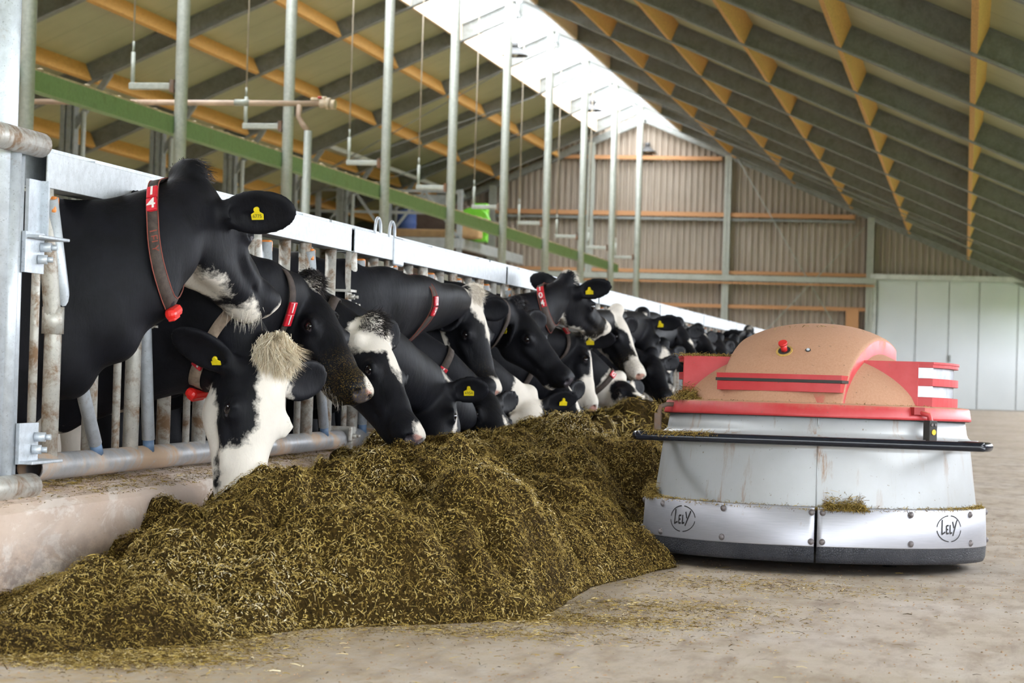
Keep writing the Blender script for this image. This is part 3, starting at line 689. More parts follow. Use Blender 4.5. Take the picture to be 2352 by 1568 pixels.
m = MB(); m.tube([ps, ps+ns*.008], .007, 16); m.build('sensor_lens', 'reflector_white', B)
# right bracket with sensor box, left hook
a = math.radians(-38.5)-0*PI; 
br = math.atan2(-.50, .50)
p = RC+rdir(br)*.672
m = MB(); q = RC+rdir(br-.055)*.670; m.box(q+Vector((0, 0, .664)), (.06, .03, .03), Matrix.Rotation(br+PI/2, 3, 'Z')); m.build('rim_slot', 'slot_dark_red', B)
m = MB(); m.tube([q+Vector((0, 0, .66)), p+Vector((.02, -.01, .65)), p+Vector((.03, -.02, .62)), p+Vector((.03, -.02, .59))], .012, 10); m.build('sensor_arm', 'robot_red', B)
m = MB(); m.box(p+Vector((.028, -.02, .585)), (.045, .04, .085), Matrix.Rotation(br+PI/2, 3, 'Z'), bevel=.004); sb = m.build('sensor_box', 'slot_black', B)
m = MB(); w = p+Vector((.028, -.02, .58))+rdir(br)*.0205; m.tube([w, w+rdir(br)*.003], .0115, 16); m.build('yellow_lens', 'sensor_yellow', sb)
for k in (-1, 1):
    m = MB(); w = p+Vector((.028, -.02, .61))+rdir(br)*.0205+rdir(br+PI/2)*k*.01; m.tube([w, w+rdir(br)*.003], .006, 12); m.build('round_lens', 'rivet_steel', sb)
bl = math.radians(180+24); p = RC+rdir(bl)*.668
m = MB(); m.tube([p+Vector((.03, 0, .66)), p+Vector((-.02, -.02, .66)), p+Vector((-.045, -.03, .65)), p+Vector((-.05, -.035, .63)), p+Vector((-.05, -.035, .585))], .010, 10); m.box(p+Vector((-.055, -.04, .585)), (.03, .03, .075), bevel=.004); m.build('hook', 'rusty_iron', B)
# LELY logos engraved on the band
def logo(ang, par):
    R0 = .7495; zc = .190
    def onb(x, z):   # x along the band, z up -> point on band surface
        a = ang+x/R0; r = .7525-(zc+z-.112)*.052; return RC+rdir(a)*(r+.0008)+Vector((0, 0, zc+z))
    m = MB()
    def strip(p, w=.0034):
        p = [(x*1.75, z*1.32) for x, z in p]
        for (x0, z0), (x1, z1) in zip(p[:-1], p[1:]):
            dx, dz = x1-x0, z1-z0; L = math.hypot(dx, dz); nx, nz = -dz/L*w, dx/L*w
            m.poly([onb(x0+nx, z0+nz), onb(x0-nx, z0-nz), onb(x1-nx, z1-nz), onb(x1+nx, z1+nz)])
    for a0, a1 in ((8, 84), (96, 172), (188, 264), (276, 352)):
        strip([(.046*math.cos(math.radians(t)), .040*math.sin(math.radians(t))) for t in np.linspace(a0, a1, 12)], .0021)
    s = 1
    L1 = [[(-.027, .028), (-.029, -.018)], [(-.029, -.017), (-.017, -.010)], [(-.012, .010), (-.012, -.016)], [(-.012, .009), (-.004, .010)], [(-.012, -.003), (-.006, -.002)], [(-.012, -.015), (-.004, -.014)],
          [(.002, .012), (.001, -.016)], [(.001, -.015), (.009, -.012)], [(.012, .022), (.017, .002)], [(.030, .026), (.012, -.022)]]
    for q in L1: strip(q)
    return m.build('logo', 'logo_black', par)
logo(-PI/2-math.radians(44), B); logo(-PI/2+math.radians(52.6), B)
B.scale = (.988, .988, 1.015); B.rotation_euler = (math.radians(-1.0), 0, 0); B.location.z -= .004
# ================================================================== SILAGE
def vnoise(x, y, sc, seed):
    r = np.random.default_rng(seed).random((256, 256)); x = x/sc+97.3; y = y/sc+31.7
    xi = np.floor(x).astype(int); yi = np.floor(y).astype(int); fx = x-xi; fy = y-yi; fx = fx*fx*(3-2*fx); fy = fy*fy*(3-2*fy)
    g = lambda a, b: r[a % 256, b % 256]
    return (g(xi, yi)*(1-fx)+g(xi+1, yi)*fx)*(1-fy)+(g(xi, yi+1)*(1-fx)+g(xi+1, yi+1)*fx)*fy
_ty = [5.9, 6.1, 6.4, 7.0, 7.35, 7.6, 8.2, 8.8, 9.4, 9.8, 11.4, 12.5, 16, 45]
_tr = [-2.60, -2.28, -2.12, -1.98, -1.60, -1.34, -1.36, -1.33, -1.19, -1.12, -1.10, -1.15, -1.3, -1.4]
_hy = [5.9, 6.3, 6.8, 7.2, 7.8, 8.3, 8.8, 9.3, 10, 10.7, 11.5, 12.3, 13, 14, 18, 45]
_hh = [.02, .08, .15, .25, .37, .42, .31, .25, .29, .33, .43, .34, .36, .48, .46, .42]
_ky = [5.9, 6.5, 7.2, 8.3, 9, 10, 11, 13, 45]
_kh = [.02, .06, .09, .20, .20, .24, .34, .36, .33]
def domes(x, y, sc, seed):
    R = np.random.default_rng(seed).random((128, 128, 3)); u = x/sc+40; v = y/sc+40; ui = np.floor(u).astype(int); vi = np.floor(v).astype(int); best = np.full(np.shape(u), 0.)
    for a in (-1, 0, 1):
        for b in (-1, 0, 1):
            r = R[(ui+a) % 128, (vi+b) % 128]; d2 = (u-(ui+a+r[..., 0]))**2+(v-(vi+b+r[..., 1]))**2; best = np.maximum(best, (.55+.6*r[..., 2])*(1-d2/(.6+.35*r[..., 2])))
    return best
def heap_h(x, y):
    wob = (vnoise(x*0, y, .5, 3)-.5)*.16
    xr = np.interp(y, _ty, _tr)+wob; inside = np.abs(y-10.52) < .775
    cx = -.64-np.sqrt(np.maximum(.775**2-(y-10.52)**2, 0)); xr = np.where(inside, np.minimum(xr, cx), xr)
    hc = np.interp(y, _hy, _hh); hk = np.interp(y, _ky, _kh); xc = np.minimum(np.interp(y, [6, 7, 8, 9.5, 12], [-2.5, -2.3, -2.05, -1.98, -1.95]), xr-.25)
    xk = -2.85
    tr = np.clip((x-xc)/(xr-xc), 0, 1); right = hc*np.maximum(0, 1-tr**2.1)**.85
    tl = np.clip((xc-x)/(xc-xk), 0, 1); tl = tl*tl*(3-2*tl); left = hc+(hk-hc)*tl
    h = np.where(x > xc, right, left)
    n = (vnoise(x, y, .42, 11)-.5)*.55+(vnoise(x+y*.3, y, .20, 12)-.5)*.42+(vnoise(x, y, .09, 13)-.5)*.22+(vnoise(x, y, .035, 14)-.5)*.10
    rid = np.abs(vnoise(x-.3*y, y, .30, 15)-.5)*2; rid = np.minimum(rid*3., 1)
    rd2 = np.minimum(np.abs(vnoise(x+.4*y, y*.8, .17, 16)-.5)*5, 1)
    wx = x+(vnoise(x, y, .15, 61)-.5)*.10; wy = y+(vnoise(x, y, .15, 62)-.5)*.10; k = np.clip(h/.2, 0, 1)
    h = h+n*.20*k+((domes(wx, wy, .38, 63)-.5)*.17+(domes(wx, wy, .17, 64)-.45)*.11+(domes(wx, wy, .06, 65)-.4)*.04)*k+(rid-1)*.04*k
    edge = np.clip((xr-x)/.05, 0, 1)*np.clip((y-5.9)/.15, 0, 1)
    return np.maximum(h*edge, -.01)
g = NG('silage_base'); n = g.noise(70, 5, .7); M['silage_base'] = g.out(g.ramp(n, (.3, (.006, .004, .001)), (.7, (.06, .036, .008))), .95, 0, .1); g.bump(n, .8, .01)  # near-black colour paints in the shade of cavities between the blades
g = NG('silage_blade'); at = g.attr('rnd')
M['silage_blade'] = g.out(g.ramp(at.outputs['Fac'], (0., (.034, .018, .004)), (.20, (.09, .053, .010)), (.48, (.25, .165, .034)), (.75, (.46, .33, .09)), (.94, (.62, .48, .22)), (1., (.74, .64, .44))), .75, 0, .2)
def blades(P, Nn, L, W, seed=0, lift=.35, flow=None, coarse=None):
    rng = np.random.default_rng(seed); n = len(P); d = rng.normal(size=(n, 3))
    if flow is not None: d = d+flow
    d -= Nn*(d*Nn).sum(1)[:, None]*(1-lift*rng.random(n))[:, None]; d /= np.linalg.norm(d, axis=1)[:, None]
    up = (d*Nn).sum(1); d[up < 0] -= 1.6*Nn[up < 0]*up[up < 0][:, None]
    side = np.cross(d, Nn+rng.normal(size=(n, 3))*.5); side /= np.linalg.norm(side, axis=1)[:, None]
    bend = rng.normal(size=(n, 3))*.08
    A = P-d*(L*.5)[:, None]; Bm = P+Nn*.002+bend*(L*.25)[:, None]; C = P+d*(L*.5)[:, None]
    w = (W*.5)[:, None]
    V = np.stack([A-side*w, A+side*w, Bm-side*w, Bm+side*w, C-side*w*.4, C+side*w*.4], 1).reshape(-1, 3)
    b = np.arange(n)[:, None]*6; Fq = np.concatenate([b+np.array([[0, 1, 3, 2]]), b+np.array([[2, 3, 5, 4]])])
    r = rng.random(n); tone = r if coarse is None else np.clip(r*.75+coarse*.45-.1, 0, 1)
    return V, Fq, np.repeat(tone, 6)
def heap_mesh(y0, y1, st):
    xs = np.arange(-2.87, -.95, st); ys = np.arange(y0, y1+st, st); X, Y = np.meshgrid(xs, ys, indexing='ij'); Hh = heap_h(X, Y)
    V = np.stack([X, Y, Hh-.004], -1).reshape(-1, 3); n0, n1 = X.shape; i = np.arange(n0*n1).reshape(n0, n1)
    Fq = np.stack([i[:-1, :-1], i[1:, :-1], i[1:, 1:], i[:-1, 1:]], -1).reshape(-1, 4)
    keep = V[Fq].max(1)[:, 2] > .002; return V, Fq[keep]
def normals(x, y, e=.012):
    gx = (heap_h(x+e, y)-heap_h(x-e, y))/(2*e); gy = (heap_h(x, y+e)-heap_h(x, y-e))/(2*e); N = np.stack([-gx, -gy, np.ones_like(gx)], -1); return N/np.linalg.norm(N, axis=1)[:, None], gx, gy
rng = np.random.default_rng(5); parts = []
Vs = []; Fs = []; Rs = []; Ms = []; off = 0
for y0, y1, st in ((5.9, 13, .013), (13, 42, .035)):
    V, Fq = heap_mesh(y0, y1, st); Vs.append(V); Fs.append(Fq+off); Rs.append(np.zeros(len(V))); Ms.append(np.zeros(len(Fq))); off += len(V)
def scatter(n, y0, y1, wy, L0, L1, W0, W1, seed):
    global off
    rg = np.random.default_rng(seed); y = y0+(y1-y0)*rg.random(n)**wy; x = rg.uniform(-2.84, -1.0, n); h = heap_h(x, y); k = h > .004; x, y, h = x[k], y[k], h[k]
    N, gx, gy = normals(x, y); sl = np.sqrt(1+gx**2+gy**2); k = rg.random(len(x)) < np.clip(sl/2.2, .3, 1); x, y, h, N = x[k], y[k], h[k], N[k]
    P = np.stack([x, y, h], 1)+N*rg.uniform(-.004, .010, len(x))[:, None]; n = len(P)
    down = np.stack([-gx[k]*0+N[:, 0], N[:, 1], -np.ones(n)*.6], 1)
    L = L0+(L1-L0)*rg.random(n)**2.6; W = rg.uniform(W0, W1, n); cz = vnoise(x, y, .30, 77)*.9+vnoise(x, y, .06, 78)*.5-.2
    V, Fq, r = blades(P, N, L, W, seed, .6, down*.7, cz); Vs.append(V); Fs.append(Fq+off); Rs.append(r); Ms.append(np.ones(len(Fq))); off += len(V)
scatter(340000, 5.95, 12.6, 1.0, .008, .038, .0010, .0024, 21)
scatter(230000, 5.95, 12.6, 1.0, .004, .014, .0020, .0046, 23)
scatter(120000, 12.2, 40, 1.6, .03, .09, .003, .006, 22)
hp = mesh_np('silage_heap', np.concatenate(Vs), np.concatenate(Fs), ['silage_base', 'silage_blade'], None, {'rnd': np.concatenate(Rs)}, mi=np.concatenate(Ms))
tag(hp, 'long heap of chopped green-brown silage lying along the kerb in front of the cows', 'silage', kind='stuff')
# loose scraps on the floor
def scraps(name, P, Nn, label, L0=.008, L1=.045, W=(.0012, .003), seed=1, cat='silage', tone=None, lift=.3):
    rg = np.random.default_rng(seed); n = len(P); V, Fq, r = blades(P, Nn, L0+(L1-L0)*rg.random(n)**2.5, rg.uniform(*W, n), seed, lift, None, tone)
    o = mesh_np(name, V, Fq, 'silage_blade', None, {'rnd': r}); tag(o, label, cat, kind='stuff'); return o
rg = np.random.default_rng(8); PX = []
x = rg.uniform(-2.8, 1.6, 26000); y = 5.6+8*rg.random(26000)**1.3; k = rg.random(len(x)) < np.clip(np.exp(-(x+1.9+.0*y)*1.25)*.55, .04, 1)*(.35+1.3*(vnoise(x, y, .35, 5) > .52)); PX.append(np.stack([x[k], y[k]], 1))
for cx, cy, sx, sy, nn in ((-2.32, 6.02, .16, .10, 5000), (-2.15, 6.18, .13, .08, 3000), (-1.3, 7.62, .30, .12, 5000), (-1.0, 8.15, .25, .2, 2500), (-.85, 9.2, .35, .22, 2500), (-1.55, 7.15, .35, .12, 2600), (-2.05, 6.55, .12, .25, 3500)):
    PX.append(np.stack([rg.normal(cx, sx, nn), rg.normal(cy, sy, nn)], 1))
PX = np.concatenate(PX); PX = PX[(PX[:, 0] > -2.83)]
k = (np.hypot(PX[:, 0]+.632, PX[:, 1]-10.52) > .5); PX = PX[k]
P = np.c_[PX, np.full(len(PX), .002)+rg.random(len(PX))*.006]; N = np.tile([0, 0, 1.], (len(P), 1))
scraps('silage_scraps', P, N, 'loose silage scraps scattered on the concrete floor in front of the heap', seed=31, lift=.12)
# crumbs of concentrate on the floor
simple('crumb', (.42, .28, .17), .9, var=.4, scale=60)
n = 6500; x = rg.uniform(-2.7, 2.2, n); y = 5.4+9*rg.random(n)**1.4; s = rg.uniform(.0015, .0055, n)
oct_ = np.array([(1, 0, 0), (-1, 0, 0), (0, 1, 0), (0, -1, 0), (0, 0, .8), (0, 0, -.2)]); tri = np.array([(0, 2, 4), (2, 1, 4), (1, 3, 4), (3, 0, 4)])
V = (np.stack([x, y, np.full(n, .001)], 1)[:, None]+oct_[None]*s[:, None, None]).reshape(-1, 3); Fq = (np.arange(n)[:, None, None]*6+tri[None]).reshape(-1, 3)
o = mesh_np('feed_crumbs', V, Fq, 'crumb'); tag(o, 'small brown feed crumbs sprinkled over the concrete floor', 'crumbs', kind='stuff')
# crust of dirt and scraps on the kerb top
n = 16000; y = 6.2+16*rg.random(n)**1.5; x = rg.uniform(-3.09, -2.865, n); k = rg.random(n) < .25+.75*(vnoise(x*2, y, .5, 9) > .45); x, y = x[k], y[k]; z = np.interp(x, [-3.12, -2.96, -2.88, -2.85], [.37, .365, .34, .315])+.003
scraps('kerb_scraps', np.stack([x, y, z], 1), np.tile([0, 0, 1.], (len(x), 1)), 'dry scraps and dust lying on the kerb under the fence rail', seed=33, tone=np.full(len(x), .35))
# clumps carried by the robot
def clump(label, pts, spread, n, h, seed, tone=.4, L1=.05):
    rg = np.random.default_rng(seed); idx = rg.integers(0, len(pts), n); P = np.array(pts)[idx]+rg.normal(size=(n, 3))*np.array(spread); P[:, 2] = np.array(pts)[idx][:, 2]+np.abs(rg.normal(size=n))*h*np.exp(-((P[:, :2]-np.array(pts)[idx][:, :2])**2).sum(1)/(2*max(spread[0], spread[1])**2))
    N = np.tile([0, -.35, .94], (n, 1)); return scraps('silage_clump', P, N, label, .010, L1, (.0012, .0026), seed, tone=np.full(n, tone), lift=.9)
rb = lambda a, r, z: (RC.x+r*math.cos(a), RC.y+r*math.sin(a), z)
A = lambda px: -PI/2+math.asin(max(-1, min(1, (px-1872)/389.)))
clump('clump of silage caught above the right half of the steel band on the robot', [rb(A(px), .722, .268) for px in (1925, 1935, 1950, 1965, 1975, 1990, 1998)], (.014, .010, .004), 2600, .030, 41)
clump('brown silage lump on the left edge of the steel band on the robot', [rb(A(px), .722, .27) for px in (1496, 1503, 1512)], (.012, .02, .004), 1500, .032, 42, .2)
clump('thin line of silage lying on the top edge of the steel band', [rb(t, .718, .270) for t in np.linspace(-PI+.1, -.1, 240)], (.006, .006, .002), 7000, .007, 43, .45, .035)
clump('dry silage pile on the red rim at the left of the robot dome', [rb(-PI/2-t, .615, .696) for t in (.98, 1.02, 1.06, 1.12, 1.16)]+[rb(-PI/2-1.05, .59, .705)], (.025, .02, .004), 2400, .026, 44, .35)
clump('dry silage lying along the left part of the bumper bar', [(RC.x-.62+.03*i, RC.y-.775, .555) for i in range(9)], (.02, .014, .002), 1800, .010, 45, .35)
clump('sparse bits of straw along the top of the red rim', [rb(-PI/2+t, .61, .694) for t in np.linspace(-.9, .9, 80)], (.01, .01, .002), 700, .004, 46, .4, .03)
clump('bits of straw on the left wing of the robot', [(RC.x-.57+.025*i, RC.y-.15, .884) for i in range(12)], (.02, .06, .002), 900, .006, 47, .3, .03)
clump('straw crumbs on top of the robot hood', [(RC.x+.03*i-.14, RC.y-.05, 1.025-.9*(.03*i-.0-.14)**2) for i in range(10)], (.03, .08, .003), 220, .003, 48, .45, .025)
# ================================================================== COWS: shape engine (smooth union of tapered limbs and ellipsoids, meshed with surface nets)
def cv(r, u, f): v = R_*r+U_*u+F_*f; return v/np.linalg.norm(v)
def nrm(v): v = np.asarray(v, float); return v/np.linalg.norm(v)
class Field:
    def __init__(s): s.pr = []
    def rc(s, a, b, ra, rb, k=.03, sub=False): s.pr.append(('r', np.asarray(a, float), np.asarray(b, float), ra, rb, k, sub)); return s
    def el(s, c, ax, rad, k=.03, sub=False): s.pr.append(('e', np.asarray(c, float), np.asarray(ax, float), np.asarray(rad, float), None, k, sub)); return s
    def bounds(s):
        lo = np.full(3, 1e9); hi = -lo
        for p in s.pr:
            if p[6]: continue
            if p[0] == 'r':
                for c, r in ((p[1], p[3]), (p[2], p[4])): lo = np.minimum(lo, c-r); hi = np.maximum(hi, c+r)
            else:
                e = np.sqrt(((p[2].T*p[3])**2).sum(1)); lo = np.minimum(lo, p[1]-e); hi = np.maximum(hi, p[1]+e)
        return lo-.05, hi+.05
    def ev(s, P):
        P = P.astype(np.float32); F = np.full(len(P), 1., np.float32)
        for p in s.pr:
            k = p[5]
            if p[0] == 'r':
                a, b, ra, rb = p[1:5]; ba = (b-a).astype(np.float32); L2 = float(ba@ba); q = P-a.astype(np.float32)
                h = np.clip((q@ba)/L2, 0, 1); d = np.sqrt(((q-h[:, None]*ba)**2).sum(1))-(ra+(rb-ra)*h)
            else:
                c, ax, r = p[1:4]; q = (P-c.astype(np.float32))@ax.T.astype(np.float32); q1 = q/r.astype(np.float32); k0 = np.sqrt((q1*q1).sum(1))+1e-6
                k1 = np.sqrt(((q1/r.astype(np.float32))**2).sum(1))+1e-6; d = k0*(k0-1)/k1
            if p[6]:
                d = -d; h = np.clip(.5-.5*(F-d)/k, 0, 1); F = F+(d-F)*h+k*h*(1-h)
            else:
                h = np.clip(.5+.5*(F-d)/k, 0, 1); F = F+(d-F)*h-k*h*(1-h)
        return F
def surface_net(fld, v):
    lo, hi = fld.bounds(); B = 4; n = np.ceil((hi-lo)/(v*B)).astype(int)+1; N = n*B
    ci = np.stack(np.meshgrid(*[np.arange(k) for k in n], indexing='ij'), -1).reshape(-1, 3)
    cc = lo+(ci*B+(B-1)/2)*v; Fc = fld.ev(cc); G = np.repeat(np.repeat(np.repeat(Fc.reshape(n), B, 0), B, 1), B, 2)
    act = ci[np.abs(Fc) < 1.25*B*v]
    off = np.stack(np.meshgrid(*[np.arange(B)]*3, indexing='ij'), -1).reshape(-1, 3)
    idx = (act[:, None, :]*B+off[None]).reshape(-1, 3); G[idx[:, 0], idx[:, 1], idx[:, 2]] = fld.ev(lo+idx*v)
    ins = G < 0
    cell = np.zeros(np.array(G.shape)-1, np.int8)
    for dx in (0, 1):
        for dy in (0, 1):
            for dz in (0, 1): cell += ins[dx:ins.shape[0]-1+dx, dy:ins.shape[1]-1+dy, dz:ins.shape[2]-1+dz]
    C = np.argwhere((cell > 0) & (cell < 8)); vid = np.full(cell.shape, -1, np.int32); vid[C[:, 0], C[:, 1], C[:, 2]] = np.arange(len(C))
    acc = np.zeros((len(C), 3)); cnt = np.zeros(len(C))
    cor = [(0, 0, 0), (1, 0, 0), (0, 1, 0), (1, 1, 0), (0, 0, 1), (1, 0, 1), (0, 1, 1), (1, 1, 1)]
    vals = [G[C[:, 0]+c[0], C[:, 1]+c[1], C[:, 2]+c[2]] for c in cor]
    for i in range(8):
        for j in range(i+1, 8):
            if sum(abs(a-b) for a, b in zip(cor[i], cor[j])) != 1: continue
            fa, fb = vals[i], vals[j]; x = (fa < 0) != (fb < 0); t = np.where(x, fa/np.where(x, fa-fb, 1), 0)
            p = np.array(cor[i])+(np.array(cor[j])-np.array(cor[i]))*t[:, None]; acc[x] += p[x]; cnt[x] += 1
    V = lo+(C+acc/cnt[:, None])*v
    Q = []
    for ax in range(3):
        sl = [slice(None)]*3; sl2 = [slice(None)]*3; sl[ax] = slice(0, -1); sl2[ax] = slice(1, None)
        A = ins[tuple(sl)]; Bb = ins[tuple(sl2)]; E = np.argwhere(A != Bb); flip = ~A[E[:, 0], E[:, 1], E[:, 2]]
        o1, o2 = [(1, 2), (2, 0), (0, 1)][ax]; d1 = np.zeros(3, int); d2 = np.zeros(3, int); d1[o1] = 1; d2[o2] = 1
        ok = (E[:, o1] > 0) & (E[:, o2] > 0) & (E[:, o1] < cell.shape[o1]) & (E[:, o2] < cell.shape[o2]); E = E[ok]; flip = flip[ok]
        g = lambda e: vid[e[:, 0], e[:, 1], e[:, 2]]
        q = np.stack([g(E-d1-d2), g(E-d2), g(E), g(E-d1)], 1); q[flip] = q[flip][:, ::-1]; Q.append(q)
    Q = np.concatenate(Q); Q = Q[(Q >= 0).all(1)]
    return V, Q
# coat material (one per cow seed): the black and white pattern follows the 'mark' field
def coat(name, seed, white=(.80, .735, .65), amp=.03, pink=(.55, .30, .24)):
    g = NG(name); a = g.attr('mark'); a2 = g.attr('skin'); mp = g.mapping((1, 1, 1)); mp_n = g.t.nodes[-1]; mp_n.inputs['Location'].default_value = (seed*3.7, seed*1.3, 0)
    nz = g.noise(22, 5, .6, vec=mp); nz2 = g.noise(160, 2, .5, vec=mp)
    f = g.math('ADD', a.outputs['Fac'], g.math('MULTIPLY', g.math('SUBTRACT', nz, .5), amp*2)); f = g.math('ADD', f, g.math('MULTIPLY', g.math('SUBTRACT', nz2, .5), amp*.35))
    w = g.ramp(g.math('MULTIPLY_ADD', f, 60., .5), (0., 0.), (1., 1.))
    hair = g.noise(7, 6, .65, vec=mp)
    wc = g.ramp(hair, (.3, tuple(c*.88 for c in white)), (.65, white)); bc = g.ramp(hair, (.3, (.004, .004, .005)), (.72, (.011, .011, .015)))
    col = g.mix(w, bc, wc)
    sk = g.mix(w, g.ramp(hair, (.3, (.035, .03, .035)), (.7, (.11, .095, .105))), pink)
    skin = g.ramp(g.math('ADD', a2.outputs['Fac'], g.math('MULTIPLY', g.math('SUBTRACT', nz, .5), .5)), (.45, 0.), (.62, 1.))
    col = g.mix(skin, col, sk)
    dirt = g.attr('feed'); df = g.math('MULTIPLY', dirt.outputs['Fac'], g.ramp(g.noise(170, 4, .7, vec=mp), (.54, 0.), (.60, 1.)))
    col = g.mix(df, col, (.20, .13, .03))
    ho = g.attr('hole'); col = g.mix(g.ramp(ho.outputs['Fac'], (.25, 0.), (.75, .9)), col, (.02, .012, .012))
    v = g.noise(1, 4, .65, vec=g.mapping((150, 150, 28), (.25, .2, 0))); big = g.noise(11, 6, .62, vec=g.mapping((1, 1, .45), (.2, .3, 0)), dist=.5)
    g.bump(g.math('ADD', g.math('MULTIPLY', v, .16), big), .55, .011)
    g.set(g.b.inputs['Sheen Weight'], .0)
    M[name] = g.out(col, g.mix(skin, g.ramp(w, (0., .58), (1., .8)), (.28, .28, .28)), 0, g.ramp(w, (0., .15), (1., .12))); return name
g = NG('eye_ball'); M['eye_ball'] = g.out((.012, .008, .008), .06, 0, .8)
simple('eye_skin', (.02, .017, .02), .45); simple('ear_tag_yellow', (.85, .66, .01), .4, scale=30); simple('tag_ink', (.10, .09, .02), .6)
g = NG('collar_strap'); n = g.noise(30, 5, .7); M['collar_strap'] = g.out(g.ramp(n, (.35, (.035, .024, .02)), (.7, (.085, .062, .05))), .8)
g = NG('collar_red_edge'); M['collar_red_edge'] = g.out((.26, .055, .035), .7)
simple('collar_tan', (.30, .22, .16), .8, var=.3, scale=30)
simple('number_red', (.60, .015, .03), .35, scale=30); simple('digit_white', (.80, .76, .72), .5); simple('pod_red', (.75, .02, .015), .35)
def hairmat(name, a, b):
    g = NG(name); at = g.attr('rnd'); M[name] = g.out(g.ramp(at.outputs['Fac'], (.1, a), (.9, b)), .6, 0, .3)
hairmat('hair_blond', (.56, .44, .29), (.90, .83, .68)); hairmat('hair_black', (.008, .007, .008), (.06, .05, .05)); hairmat('hair_white', (.60, .53, .44), (.86, .80, .70))
def ribbons(name, P0, D, L, width, mat, parent, grav=.0, seg=4, rs=0, curl=.25, wide_end=.15):
    """many tapered hair strips; P0 roots, D directions, L lengths"""
    rng = np.random.default_rng(rs); n = len(P0); P = P0.copy(); d = D.copy(); vs = []; side = np.cross(d, rng.normal(size=(n, 3))); side /= np.linalg.norm(side, axis=1)[:, None]
    cen = P0[rng.integers(0, n, max(2, n//60))]; cid = np.argmin(((P0[:, None, :]-cen[None])**2).sum(2), 1); cc_ = rng.normal(size=(len(cen), 3))
    cl = rng.normal(size=(n, 3))*curl*.5+cc_[cid]*curl*2.2; d = d+cc_[cid]*.22; d /= np.linalg.norm(d, axis=1)[:, None]
    for i in range(seg+1):
        w = width*(1-(1-wide_end)*i/seg); vs.append(P-side*w); vs.append(P+side*w)
        P = P+d*(L/seg)[:, None]; d = d+cl/seg+np.array([0, 0, -grav/seg]); d /= np.linalg.norm(d, axis=1)[:, None]
    V = np.stack(vs, 1).reshape(-1, 3); b = np.arange(n)[:, None]*2*(seg+1)
    Fq = np.concatenate([b+np.array([[2*i, 2*i+1, 2*i+3, 2*i+2]]) for i in range(seg)])
    return mesh_np(name, V, Fq, mat, parent, {'rnd': np.repeat(rng.random(n), 2*(seg+1))})
COWS = {}
